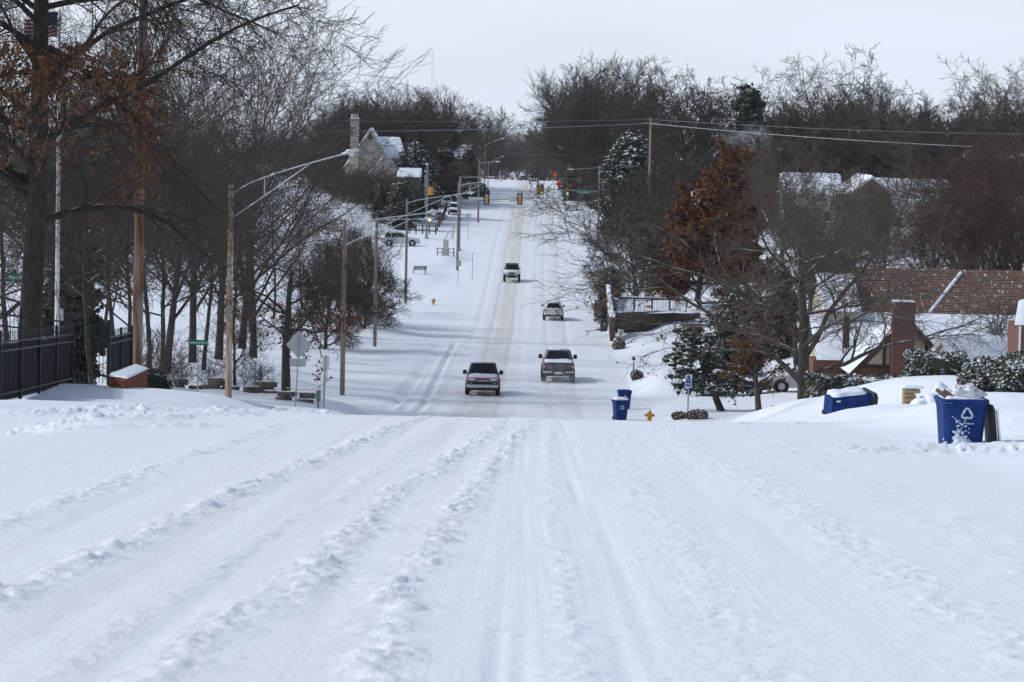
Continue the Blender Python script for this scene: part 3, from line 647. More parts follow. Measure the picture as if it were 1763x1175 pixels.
# near oak at the left with drooping branches
PIN = [L(k=34, t=(.30, 1), ang=66, sd=10, lr=.56, ls=.25, wan=.07, trop=-.045, nseg=9, rr=.36, tip=.25, s=7),
       L(k=17, t=(.10, 1), ang=36, sd=10, lr=.40, ls=.35, wan=.12, trop=-.04, nseg=6, rr=.36, tip=.3, s=4),
       L(k=8, t=(.1, 1), ang=38, sd=12, lr=.50, ls=.2, wan=.17, trop=-.01, nseg=5, rr=.5, tip=.35, s=3),
       L(k=5, t=(.1, 1), ang=36, sd=12, lr=.5, ls=.1, wan=.2, trop=.02, nseg=3, rr=.6, tip=.45, s=3)]
pin = tree_meshes('pin_oak', 44, 18, .44, .95, PIN, .0082, leaves=(15000, .13, lambda p: (p[:, 2] < 9.8) & (p[:, 2] > 4.6) & (np.hypot(p[:, 0], p[:, 1]) < 5.2), 'leaf'), twan=.03, mats=('bark_dark', 'twig'))
place_tree(pin, 'large oak with drooping limbs and dry brown leaves inside the iron fence', at(46, 645, 94, .1), None, .94, rz=.4, name='oak_tree', sz=1.18)
# oak by the stone wall with low leafy limbs
wo = tree_meshes('wall_oak', 52, 10.5, .26, .62, [dict(OAK[0], k=9, t=(.42, 1), ang=66), dict(OAK[1], k=8), dict(OAK[2], k=7), OAK[3]], .0065, leaves=(900, .17, lambda p: (p[:, 2] < 4.2), 'leaf_red'), twan=.04)
place_tree(wo, 'young oak with snowy low limbs and hanging brown leaves behind diamond sign', at(492, 691, 137, .15), None, 1.0, rz=1.9, name='oak_tree')
# right side
place_tree(broom_kind, 'dense low branched bare tree overhanging the street by the retaining wall', at(1096, 500, 275, .2), None, 1.05, rz=.5, sz=1.25)
place_tree(broom_kind, 'dense fine twigged bare tree behind the terraced garden, right of its twin', at(1125, 470, 300, .2), None, 1.1, rz=2.5, sz=1.25)
russ = tree_meshes('russet_oak', 61, 12, .24, .85, [dict(OAK[0], k=20, t=(.14, 1), lr=.46, ls=.45, ang=66), OAK[1], OAK[2], OAK[3]], .012, leaves=(46000, .24, None, 'leaf_red'))
place_tree(russ, 'oak holding a full crown of russet leaves behind the terraced garden', at(1200, 492, 258, .2), None, 1.32, rz=1.0, name='oak_tree')
place_tree(russ, 'oak with russet leaves half hidden behind the larger russet oak', at(1255, 470, 285, .2), None, .95, rz=2.2, name='oak_tree')
YARD = [L(k=11, t=(.12, 1), ang=44, sd=14, lr=1.35, ls=.35, wan=.16, trop=.02, nseg=9, rr=.55, tip=.22, s=7),
        L(k=9, t=(.15, 1), ang=42, sd=14, lr=.42, ls=.25, wan=.22, trop=.02, nseg=6, rr=.5, tip=.3, s=4),
        L(k=8, t=(.12, 1), ang=42, sd=14, lr=.5, ls=.2, wan=.24, trop=.01, nseg=4, rr=.5, tip=.35, s=3),
        L(k=5, t=(.1, 1), ang=40, sd=14, lr=.55, ls=.1, wan=.24, trop=.0, nseg=3, rr=.6, tip=.4, s=3)]
yard = tree_meshes('yard_tree', 75, 11, .17, .5, [dict(YARD[0], k=14, ang=52), dict(YARD[1], k=11), dict(YARD[2], k=9), dict(YARD[3], k=6)], .0052, leaves=(700, .08, lambda p: (p[:, 2] < 3.4) & (p[:, 0] < -.5), 'leaf'), mats=('bark_grey', 'twig_tan'))
place_tree(yard, 'large spreading bare tree with snow in its forks beside the timber planter', at(1386, 696, 141, .15), None, 2.1, rz=0.0, sz=1.42)
sm = tree_meshes('small_oak', 78, 5, .19, .8, [dict(OAK[0], k=10, t=(.4, 1), lr=.6), dict(OAK[1], k=7), dict(OAK[2], k=6), dict(OAK[3], k=4)], .0065, leaves=(2600, .15, None, 'leaf'), mats=('bark_grey', 'twig_tan'))
place_tree(sm, 'small oak with a straight trunk and dry orange leaves by the parked dark sedan', at(1307, 709, 147, .15), None, 1.0, rz=.8, name='oak_tree')
mid = tree_meshes('mid_tree', 81, 12, .22, .45, [dict(YARD[0], k=12), YARD[1], YARD[2], YARD[3]], .012, mats=('bark_grey', 'twig_tan'))
for px, py, D, s, r in [(1392, 520, 222, 1.2, .2), (1415, 500, 240, 1.35, 1.5), (1345, 470, 300, 1.3, 5.0), (1400, 500, 215, 1.2, .9)]:
    place_tree(mid, 'tangled grey brown bare tree between the russet oak and the tile roofed house', at(px, py, D, .2), 'tangled trees behind the tile roof', s, rz=r)
redt = tree_meshes('red_twig', 83, 13, .22, .5, [dict(YARD[0], k=11, ang=38), YARD[1], YARD[2], dict(YARD[3], k=6)], .012, mats=('bark', 'twig_red'))
for px, py, D, s, r in [(1660, 560, 188, 1.15, .4), (1740, 560, 184, 1.2, 1.9), (1700, 500, 215, 1.3, 3.1), (1610, 500, 225, 1.05, 4.4), (1775, 520, 200, 1.3, 5.2), (1520, 450, 275, .8, 2.4), (1650, 420, 270, 1.1, 2.9), (1730, 420, 275, 1.2, 3.6)]:
    place_tree(redt, 'bare tree with a reddish haze of twigs behind the tile roofed house', at(px, py, D, .2), 'reddish twigged trees behind the tile roof', s, rz=r)
yt2 = tree_meshes('crooked_tree', 86, 6, .2, .4, [dict(SPARSE[0], L=4.5, k=7, wan=.3), dict(SPARSE[1]), dict(SPARSE[2]), dict(SPARSE[3])], .0075, mats=('bark', 'twig'))
place_tree(yt2, 'crooked bare tree leaning over the snowy garage roof', at(1722, 600, 150, .2), None, 1.1, rz=2.0, name='small_tree')
for px, py, D, top in [(640, 350, 412, 262), (672, 352, 408, 275), (615, 350, 410, 268), (700, 352, 405, 290)]:
    pos = at(px, py, D, .15); s = (float(P(px, top, D)[2])-pos[2])/10.5
    place_tree(park_kinds[2], 'snow flecked small bare tree in front of the gabled stone house', pos, 'small trees before the gabled house', s, name='small_tree')
# --- evergreens
def blob_mesh(name, rng, centres, sizes, material, n=7, m=4, squash=.55):
    a = np.linspace(0, 2*math.pi, n, endpoint=False); ph = np.linspace(-math.pi/2*.96, math.pi/2*.96, m)
    base = np.array([(math.cos(p)*math.cos(q), math.cos(p)*math.sin(q), math.sin(p)) for p in ph for q in a])
    idx = np.arange(m*n).reshape(m, n); nx = np.roll(idx, -1, 1)
    f0 = np.stack([idx[:-1], nx[:-1], nx[1:], idx[1:]], -1).reshape(-1, 4)
    k = len(centres); jit = 1+.28*rng.normal(size=(k, m*n, 1))
    sc = np.stack([sizes*(.8+.5*rng.random(k)), sizes*(.8+.5*rng.random(k)), sizes*squash*(.7+.6*rng.random(k))], 1)[:, None, :]
    V = base[None]*jit*sc+centres[:, None, :]
    return new_mesh(name, V.reshape(-1, 3), (f0[None]+np.arange(k)[:, None, None]*(m*n)).reshape(-1, 4), False, material)
def evergreen(seed, H, W, shape, nclump, csize, key, lean=(0, 0), r0=.2, trunk_vis=.15, leafs=0, lsize=.12, layers=0):
    rng = np.random.default_rng(seed)
    pts = np.array([[lean[0]*t*H, lean[1]*t*H, t*H*.95-.2] for t in np.linspace(0, 1, 8)])[None]
    V, Fq = tube_batch(pts, (r0*np.linspace(1, .15, 8))[None], 9); trunk = new_mesh('evergreen_trunk', V, Fq, True, M['bark'])
    c = []
    nb = int(nclump/9)
    for b in range(nb):
        t = trunk_vis+(1-trunk_vis)*(rng.random() if not layers else (rng.integers(0, layers)+.5+.25*rng.normal())/layers); a = rng.random()*6.283
        rad = W*shape((t-trunk_vis)/(1-trunk_vis))*(.55+.5*rng.random()); o = np.array([lean[0]*t*H, lean[1]*t*H, t*H])
        for q in range(9):
            s = (.25+.75*rng.random())**.7
            c.append(o+np.array([math.cos(a)*rad*s, math.sin(a)*rad*s, -.06*rad*s*2+.0])+rng.normal(size=3)*csize*.6)
    c = np.array(c); crown = blob_mesh('evergreen_crown', rng, c, csize*(.5+.8*rng.random(len(c))), M[key])
    lm = None
    if leafs:
        i = rng.integers(0, len(c), leafs); lm = leaf_mesh('evergreen_leaf', rng, c[i]+rng.normal(size=(leafs, 3))*csize*.75, lsize, M[key], flat=.35)
    return trunk, crown, lm
pine = evergreen(5, 4.7, 2.7, lambda t: (1-t**1.3)**.6*(.85+.15*min(1, t*5)), 620, .18, 'pine', lean=(-.42, 0), r0=.22, trunk_vis=.26, leafs=5000, lsize=.15, layers=6)
e = place_tree(pine, 'snow laden pine with a leaning dark trunk behind the blue yard sign', at(1246, 706, 151, .1), None, 1.0, rz=0.0, name='pine_tree')
con = evergreen(6, 15, 4.2, lambda t: (1-t**1.6)**.6*(.7+.3*min(1, t*4)), 900, .62, 'needle_dark', r0=.3, trunk_vis=.1, leafs=5000, lsize=.5)
mag = evergreen(9, 10, 4.0, lambda t: (1-t**2.6)**.5*(.7+.3*min(1, t*3)), 1300, .34, 'needle', r0=.25, trunk_vis=.06, leafs=16000, lsize=.36)
def ever(kind, h, px, py, top, D, label, name='evergreen_tree', wid=1.0):
    pos = at(px, py, D, .2); s = (float(P(px, top, D)[2])-pos[2])/h
    e = place_tree(kind, label, pos, None, s*wid, name=name, sz=s)
ever(con, 15, 1282, 330, 160, 395, 'tall dark conifer standing clear of the bare oaks on the rise', 'conifer_tree')
ever(con, 15, 1512, 330, 210, 400, 'dark ivy covered column of a tree on the wooded rise', 'conifer_tree', .6)
ever(mag, 10, 714, 345, 250, 432, 'snow dusted broadleaf evergreen right of the gabled white house')
ever(mag, 10, 985, 345, 285, 505, 'snow dusted evergreen behind the orange warning signs')
ever(mag, 10, 1080, 400, 238, 385, 'large snow dusted evergreen above the dense street tree')
ever(mag, 10, 1048, 505, 462, 258, 'snow dusted evergreen shrub at the corner of the terraced garden', 'evergreen_shrub', .8)
ever(con, 15, 655, 380, 320, 395, 'dark evergreen below the gabled white house')
ever(con, 15, 690, 385, 318, 390, 'dark round evergreen right below the gabled white house wing', wid=1.5)
ever(con, 15, 765, 335, 262, 480, 'dark evergreen behind the snowy parked cars', wid=1.3)
ever(con, 15, 808, 322, 262, 560, 'dark evergreen by the lamp posts near the far brow', wid=1.3)
ever(con, 15, 120, 640, 330, 120, 'dark evergreen behind the oak inside the iron fence', wid=.7)
ever(mag, 10, 1270, 640, 500, 185, 'dark snow flecked evergreen behind the pine', wid=1.2)
ever(con, 15, 1345, 640, 470, 195, 'dark evergreen between the big yard tree and the brick house', wid=.9)
# ---------------------------------------------------------------- vehicles
_wheel = {}
def wheel(root, x, y, r, wd, spokes=5):
    sgn = 1 if x > 0 else -1
    key = (round(r, 2), round(wd, 2), sgn, spokes)
    if key not in _wheel:
        t = MB(); t.lathe([(r*.62, -wd/2), (r*.93, -wd/2), (r, -wd*.38), (r, wd*.38), (r*.93, wd/2), (r*.62, wd/2), (r*.62, -wd/2)], 22, axis='x', caps=False)
        m = MB(); m.lathe([(r*.64, -wd*.1), (r*.64, wd*.30), (r*.56, wd*.36), (r*.54, wd*.16), (.001, wd*.16)], 22, axis='x', caps=False)
        for k in range(spokes):
            a = 2*math.pi*k/spokes; Mx = Matrix.Rotation(a, 3, 'X')
            q = Mx @ Vector((0, 0, r*.30)); m.box((wd*.22, q[1], q[2]), (wd*.10, r*.14, r*.60), M=Mx)
        m.lathe([(r*.16, wd*.10), (r*.16, wd*.34), (r*.05, wd*.36)], 12, axis='x')
        a_ = t.build('tyre', M['rubber']); b_ = m.build('rim', M['rim'])
        for o in (a_, b_):
            if sgn < 0:
                for v in o.data.vertices: v.co.x *= -1
                o.data.flip_normals()
            o.data.polygons.foreach_set('use_smooth', np.ones(len(o.data.polygons), bool))
            try: o.data.set_sharp_from_angle(angle=math.radians(40))
            except Exception: pass
        _wheel[key] = (a_.data, b_.data); bpy.data.objects.remove(a_); bpy.data.objects.remove(b_)
    td, rd = _wheel[key]
    w_ = link('wheel', td, root); w_.location = (x, y, r); link('rim', rd, w_)
def ring(y, w_, zb, zt, tuck=.93, r=.10):
    h = zt-zb
    h1 = [(w_*tuck, zb), (w_*.985, zb+.18*h), (w_, zb+.5*h), (w_*.985, zt-r*1.1), (w_-r*.45, zt-r*.25), (w_-r*1.4, zt)]
    return [(-a, y, b) for a, b in h1]+[(a, y, b) for a, b in reversed(h1)]
def snow_slab(x0, x1, y0, y1, zf, th, seed=0, nx=12, ny=12, edge=.16):
    xs = np.linspace(x0, x1, nx); ys = np.linspace(y0, y1, ny); X, Y = np.meshgrid(xs, ys)
    ex = np.minimum((X-x0), (x1-X))/(x1-x0); ey = np.minimum((Y-y0), (y1-Y))/(y1-y0)
    k = np.clip(np.minimum(ex, ey)/edge, 0, 1)**.6
    n = vnoise(X*5+seed*3.3, Y*5, 90+seed)
    X2 = X+(vnoise(X*7, Y*7, 91+seed)-.5)*.10*(k < .9); Y2 = Y+(vnoise(X*7, Y*7, 92+seed)-.5)*.16*(k < .9)
    Z = np.vectorize(zf)(X2, Y2)+k*th*(.5+.8*n)-(1-k)*.02
    i = np.arange(nx*ny).reshape(ny, nx)
    return np.stack([X2, Y2, Z], -1).reshape(-1, 3), np.stack([i[:-1, :-1], i[:-1, 1:], i[1:, 1:], i[1:, :-1]], -1).reshape(-1, 4)
def add_slab(root, name, *a, **k):
    V, Fq = snow_slab(*a, **k); return link(name, new_mesh(name, V, Fq, True, M['snow']), root)
def pane(root, name, quad, inset=.08, out=.012, m='glass'):
    q = [np.array(p, float) for p in quad]; c = sum(q)/4; n = np.cross(q[1]-q[0], q[3]-q[0]); n /= np.linalg.norm(n)
    if np.dot(n, c-np.array([0, 0, c[2]-.3])) < 0: n = -n
    f = [c+(p-c)*(1-inset)+n*out for p in q]; b = [c+(p-c)*(1-inset)-n*.02 for p in q]
    return MB().loft([b, f]).build(name, M[m], root)
def paint(name, c, dirt=(.30, .30, .31), amt=(.55, .8)):
    m = mat(name, c, .35, dirt, 1.6, spec=.5, contrast=amt); return m
def vehicle(name, label, pos, rz, s, group=None, scale=1.0):
    e = thing(name, label, s.get('cat', 'car'), pos, rz, group, slope=True, scale=scale)
    Lh, W = s['L']/2, s['W']/2; pm = s['paint']; gc = s['gc']; hood, belt, roof = s['hood'], s['belt'], s['roof']
    cb0, cb1, ct0, ct1 = s['cab']        # cabin bottom rear/front y, top rear/front y
    wt = s.get('wt', W*.74); wb = W*.95; tail = s.get('tail', belt)
    st = []
    for y, wk, zb, zt in s['st']: st.append(ring(y, W*wk, zb, zt, s.get('tuck', .93), s.get('rnd', .10)))
    MB().loft(st).build('body', pm, e, True)
    def cring(y0, y1, w_, z, c=.10): return [(-w_+c, y0, z), (w_-c, y0, z), (w_, y0+c, z), (w_, y1-c*1.5, z), (w_-c*1.5, y1, z), (-w_+c*1.5, y1, z), (-w_, y1-c*1.5, z), (-w_, y0+c, z)]
    zb_ = belt-.06
    MB().loft([cring(cb0, cb1, wb, zb_), cring(ct0+(cb0-ct0)*.06, ct1+(cb1-ct1)*.06, wt+.03, roof-.05), cring(ct0+.06, ct1-.08, wt-.04, roof-.005), cring(ct0+.25, ct1-.3, wt-.25, roof+.012)]).build('cabin', s.get('cabpaint', pm), e, True)
    zr = roof-.06; zz = belt+.02
    def fx(t, a, b): return a+(b-a)*t
    t0 = (zz-zb_)/(zr-zb_)
    wbz = fx(t0, wb, wt+.03); f0 = fx(t0, cb1, ct1); r0 = fx(t0, cb0, ct0)
    pane(e, 'windshield', [(-wbz+.10, f0, zz), (wbz-.10, f0, zz), (wt-.10, ct1+(cb1-ct1)*.07, zr), (-wt+.10, ct1+(cb1-ct1)*.07, zr)], .04)
    pane(e, 'rear_window', [(-wbz+.12, r0, zz+.04), (wbz-.12, r0, zz+.04), (wt-.12, ct0+(cb0-ct0)*.07, zr), (-wt+.12, ct0+(cb0-ct0)*.07, zr)], s.get('rw_in', .06))
    ns = s.get('nside', 2)
    for sg in (-1, 1):
        for k in range(ns):
            a, b = k/ns, (k+1)/ns
            yb0, yb1 = fx(a, cb0+.18, cb1-.30), fx(b, cb0+.18, cb1-.30); yt0, yt1 = fx(a, ct0+.12, ct1-.10), fx(b, ct0+.12, ct1-.10)
            pane(e, 'side_window', [(sg*wbz, yb0, zz), (sg*wbz, yb1, zz), (sg*(wt+.03), yt1, zr), (sg*(wt+.03), yt0, zr)], .09)
    R = s['wr']; fa, ra = s['fa'], s['ra']
    for sg in (-1, 1):
        for y in (fa, ra):
            wheel(e, sg*(W-s['ww']/2+s.get('wout', .045)), y, R, s['ww'], s.get('spokes', 5))
            MB().lathe([(R*1.18, 0), (R*1.18, .03), (R*1.0, .035)], 20, c=(sg*(W-.006) if sg > 0 else sg*(W-.006)-.03, y, R*1.03), axis='x', caps=False).build('wheel_arch', M['plastic'], e)
        mb = MB(); mw = s.get('mir', .22)
        mb.box((sg*(W+mw*.35), cb1-.38, belt+.12), (mw*.8, .14, s.get('mirh', .20)), bev=.04).box((sg*(W-.02), cb1-.36, belt+.04), (.16, .06, .05))
        mb.build('mirror', s.get('mirm', M['plastic']), e)
    for key, args in s.get('bits', []):
        for a in args:
            c, d, m_ = a[:3]; MB().box(c, d, bev=a[3] if len(a) > 3 else .02).build(key, M[m_] if isinstance(m_, str) else m_, e)
    return e
def mir(c, d, m, b=.02): return [((-c[0], c[1], c[2]), d, m, b), (c, d, m, b)]
# red pickup, front towards the camera
red = paint('dirty_red_paint', (.24, .014, .016), (.20, .17, .17), (.6, .9))
S = dict(L=5.6, W=1.99, cat='pickup', paint=red, gc=.36, hood=1.13, belt=1.20, roof=1.86, wt=.72, cab=(-1.0, 1.15, -.82, .42), wr=.40, ww=.26, fa=1.75, ra=-1.75, mir=.30, mirh=.26, tuck=.90,
  st=[(-2.8, .97, .55, 1.12), (-2.6, 1, .45, 1.18), (-1.0, 1, .42, 1.20), (1.0, 1, .42, 1.20), (1.6, 1, .44, 1.15), (2.45, .985, .46, 1.07), (2.66, .95, .5, 1.02)],
  bits=[('grille', [((0, 2.68, .80), (1.72, .06, .34), 'plastic')]), ('grille_bar', [((0, 2.72, .90), (1.74, .05, .05), 'chrome', .01)]), ('emblem', [((0, 2.755, .90), (.20, .03, .08), 'chrome', .01)]),
        ('headlight', mir((.66, 2.69, .985), (.40, .10, .10), 'lamp_glass')), ('indicator', mir((.70, 2.69, .76), (.22, .06, .05), 'lamp_glass')), ('bumper', [((0, 2.74, .58), (1.90, .20, .20), 'chrome', .05)]), ('lower_valance', [((0, 2.70, .40), (1.6, .14, .16), 'plastic')]),
        ('underbody', [((0, 0, .42), (1.6, 4.8, .16), 'plastic')])])
S['cabpaint'] = paint('dark_cab', (.03, .012, .014), (.15, .15, .16))
v = vehicle('pickup_truck', 'dark red pickup truck with snow on its bonnet driving in the worn lane', at(831, 684, 172), math.pi, S)
add_slab(v, 'bonnet_snow', -.90, .90, 1.0, 2.30, lambda x, y: 1.20-.09*(max(y, 1.0)-1.0), .09, 1)
add_slab(v, 'roof_snow', .15, .68, -.75, .45, lambda x, y: 1.87, .05, 2)
add_slab(v, 'bed_snow', -.86, .86, -2.7, -1.1, lambda x, y: 1.17, .10, 3)
# grey pickup seen from behind
grey = paint('dirty_grey_paint', (.075, .078, .088), (.24, .25, .27), (.42, .72))
S = dict(L=5.7, W=2.04, cat='pickup', paint=grey, gc=.4, hood=1.2, belt=1.30, roof=1.93, wt=.74, cab=(-.75, 1.4, -.55, .65), wr=.41, ww=.28, fa=1.8, ra=-1.75, mir=.30, mirh=.28, mirm=M['plastic'], tuck=.92,
  st=[(-2.84, .955, .60, 1.20), (-2.74, 1, .52, 1.26), (-1.0, 1, .45, 1.28), (1.2, 1, .45, 1.28), (2.5, .98, .5, 1.14), (2.8, .9, .55, 1.0)],
  bits=[('tailgate', [((0, -2.85, .96), (1.56, .05, .46), grey)]), ('tailgate_lip', [((0, -2.86, 1.225), (1.60, .10, .05), 'plastic', .01)]), ('taillight', mir((.885, -2.82, 1.00), (.15, .10, .34), 'red_lens')), ('reverse_light', mir((.885, -2.875, 1.0), (.11, .02, .08), 'lamp_glass', .005)),
        ('bumper', mir((.66, -2.92, .66), (.62, .20, .14), 'chrome', .04)+[((0, -2.92, .60), (.60, .20, .16), 'chrome', .04)]), ('license_plate', [((0, -3.03, .61), (.31, .015, .15), 'white', .003)]), ('valance', [((0, -2.8, .47), (1.7, .16, .14), 'grime')]),
        ('mud_flap', mir((.86, -2.15, .38), (.26, .02, .34), 'grime')), ('underbody', [((0, 0, .44), (1.5, 4.8, .16), 'plastic')])])
v = vehicle('pickup_truck', 'grey pickup truck driving away with snow on its tailgate and bed', at(960, 647, 187), 0, S, scale=1.03)
add_slab(v, 'bed_snow', -.90, .90, -2.84, -.72, lambda x, y: 1.25+.03*(y+2.8), .10, 4)
add_slab(v, 'roof_snow', -.66, .10, -.5, .6, lambda x, y: 1.94, .035, 5)
# silver SUV seen from behind
silv = paint('silver_paint', (.52, .53, .54), (.38, .38, .38))
S = dict(L=4.6, W=1.80, cat='car', paint=silv, gc=.3, hood=1.02, belt=1.08, roof=1.66, wt=.60, cab=(-2.15, .95, -1.85, .05), wr=.36, ww=.23, fa=1.4, ra=-1.4, mir=.24, mirh=.17, nside=3, tuck=.90, rw_in=.07,
  st=[(-2.3, .93, .46, 1.00), (-2.2, .985, .40, 1.07), (-1, 1, .34, 1.10), (.8, 1, .34, 1.08), (1.6, .98, .36, 1.0), (2.2, .90, .42, .84)],
  bits=[('taillight', mir((.80, -2.24, .98), (.13, .16, .28), 'red_lens')), ('bumper', [((0, -2.30, .66), (1.62, .16, .16), 'white', .05)]), ('lower_bumper', [((0, -2.26, .47), (1.66, .14, .22), 'grime', .05)]), ('license_plate', [((0, -2.325, .85), (.52, .03, .16), 'white', .005)]),
        ('badge_strip', [((0, -2.32, .96), (.7, .02, .035), 'chrome', .005)]), ('roof_rail', mir((.55, -.9, 1.71), (.05, 1.7, .05), 'plastic')), ('wiper', [((.1, -2.14, 1.17), (.5, .02, .03), 'plastic', .005)])])
v = vehicle('suv', 'silver SUV with roof rails driving away up the hill', at(952, 553, 262), 0, S)
add_slab(v, 'rear_window_snow', -.5, .5, -2.2, -2.0, lambda x, y: 1.12, .04, 6)
# boxy off-roader, front towards the camera
wjp = paint('white_paint_car', (.66, .67, .68), (.42, .42, .42))
def offroader(label, pos, rz, front=True, scale=1.0):
    S = dict(L=4.5, W=1.60, cat='car', paint=wjp, gc=.5, hood=1.22, belt=1.28, roof=1.84, wt=.69, cab=(-2.0, .72, -1.95, .42), cabpaint=M['plastic'], wr=.42, ww=.27, wout=.14, fa=1.5, ra=-1.4, mir=.16, mirh=.22, nside=3, tuck=.98, rnd=.06,
      st=[(-2.05, 1, .6, 1.27), (.7, 1, .6, 1.28), (.95, .96, .62, 1.24), (1.98, .84, .66, 1.17), (2.06, .80, .66, 1.10)],
      bits=[('grille', [((0, 2.09, .95), (1.12, .06, .36), wjp, .03)]), ('grille_slot', [((x, 2.125, .96), (.075, .02, .24), 'plastic', .004) for x in (-.30, -.20, -.10, 0, .10, .20, .30)]),
            ('fender', mir((.76, 1.55, 1.02), (.36, 1.1, .09), wjp, .03)+mir((.82, -1.4, 1.02), (.24, 1.0, .08), wjp, .03)), ('bumper', [((0, 2.22, .66), (1.66, .26, .22), 'plastic', .05), ((0, -2.2, .62), (1.5, .16, .2), 'plastic', .04)]),
            ('fog_light', mir((.55, 2.36, .66), (.12, .02, .10), 'lamp_glass', .004)), ('skid_plate', [((0, 2.1, .50), (1.2, .2, .1), 'steel')]), ('taillight', mir((.72, -2.08, 1.05), (.12, .05, .24), 'red_lens'))])
    v = vehicle('off_roader', label, pos, rz, S, scale=scale)
    for sg in (-1, 1): MB().lathe([(.105, -.03), (.105, .03), (.06, .05)], 16, c=(sg*.47, 2.11, .99), axis='y').build('headlight', M['lamp_glass'], v, True)
    MB().lathe([(.26, -.12), (.39, -.12), (.40, 0), (.39, .12), (.26, .12), (.26, -.12)], 20, c=(0, -2.22, 1.10), axis='y', caps=False).build('spare_tyre', M['rubber'], v, True)
    MB().lathe([(.27, -.08), (.27, .06)], 18, c=(0, -2.25, 1.10), axis='y').build('spare_rim', M['rim'], v)
    add_slab(v, 'bonnet_snow', -.55, .55, .95, 1.55, lambda x, y: 1.235-.05*(y-.9), .04, 7)
    return v
offroader('white boxy off roader with slotted grille coming down the hill', at(881, 484, 312), math.pi)
offroader('white off roader with a spare wheel on its back near the far brow', at(919, 328, 585), 0)
# generic saloon / suv used for the parked and far cars
def generic(label, pos, rz, kind, pm, group=None, snow=True, scale=1.0, name=None):
    suv = kind == 'suv'
    r = 1.72 if suv else 1.42; b = 1.08 if suv else .92
    S = dict(L=4.8, W=1.86, cat='car', paint=pm, gc=.25, hood=b-.08, belt=b, roof=r, wt=.66, cab=(-2.2, 1.0, -1.9, .15) if suv else (-1.9, .95, -1.05, .05), wr=.37 if suv else .33, ww=.23, fa=1.45, ra=-1.4, mir=.2, mirh=.15, tuck=.91, nside=3 if suv else 2, spokes=7,
      st=[(-2.4, .90, .42, b-.12), (-2.25, .97, .34, b-.02), (-1.2, 1, .28, b+.02), (.9, 1, .28, b), (1.6, .985, .30, b-.08), (2.2, .93, .34, b-.20), (2.4, .84, .40, b-.30)],
      bits=[('taillight', mir((.72, -2.36, b-.20), (.34, .14, .16), 'red_lens')), ('headlight', mir((.66, 2.30, b-.32), (.34, .16, .13), 'lamp_glass')), ('grille', [((0, 2.37, b-.42), (.9, .1, .20), 'plastic')]), ('bumper', [((0, 2.34, .42), (1.6, .14, .18), pm, .05), ((0, -2.38, .46), (1.66, .14, .2), pm, .05)]), ('license_plate', [((0, -2.46, .62), (.31, .02, .15), 'white', .004)])])
    v = vehicle(name or ('suv' if suv else 'sedan'), label, pos, rz, S, group, scale)
    if snow:
        c0, c1 = (-1.8, .1) if suv else (-1.0, 0.0)
        add_slab(v, 'roof_snow', -.66, .66, c0, c1, lambda x, y: r+.005, .13, 8)
        add_slab(v, 'bonnet_snow', -.82, .82, 1.0, 2.2, lambda x, y: b-.02-.13*(y-1), .13, 9)
        if not suv:
            add_slab(v, 'boot_snow', -.82, .82, -2.3, -1.75, lambda x, y: b+.0, .13, 10)
            for sg in (-1, 1): add_slab(v, 'window_snow', -.72, .72, *((-1.85, -1.05) if sg < 0 else (.05, .9)), (lambda x, y: b+.02+(y+1.9)/.85*.48) if sg < 0 else (lambda x, y: r-(y-.05)/.9*.46), .10, 11)
    return v
navy = paint('navy_paint', (.008, .011, .026), (.02, .024, .04))
lgrey = paint('light_grey_paint', (.42, .43, .45), (.34, .34, .34))
dkgrey = paint('charcoal_paint', (.035, .038, .045), (.10, .10, .11))
generic('dark navy sedan heaped with snow parked in the drive behind the pine', at(1257, 679, 168), math.pi/2+math.pi, 'sedan', navy)
generic('grey SUV parked in the drive behind the large yard tree', (at(1385, 676, 169)[0], 169, at(1385, 676, 169)[2]), math.pi/2, 'suv', lgrey)
generic('silver SUV waiting on the cross street behind the lamp pole', at(690, 424, 352), -math.pi/2, 'suv', silv, snow=False)
generic('charcoal SUV with snowy bonnet parked by the evergreen', at(783, 341, 445), math.pi, 'suv', dkgrey)
generic('white SUV parked behind the charcoal one', at(769, 330, 468), math.pi, 'suv', wjp)
generic('pale sedan parked behind the split rail fence', at(742, 357, 425), math.pi/2, 'sedan', lgrey)
generic('charcoal SUV cresting the brow at the far end of the street', at(921, 311, 640), 0, 'suv', dkgrey, snow=False)
generic('dark low car just showing its roof over the far brow', (at(901, 312, 655)[0], 655, at(901, 312, 655)[2]), 0, 'sedan', dkgrey, snow=False)
generic('snow covered car parked on the right past the crossing', at(985, 342, 470), 0, 'sedan', lgrey)
generic('dark snow topped car parked at the top of the terraced garden', at(1142, 499, 268), math.pi/2, 'sedan', dkgrey)
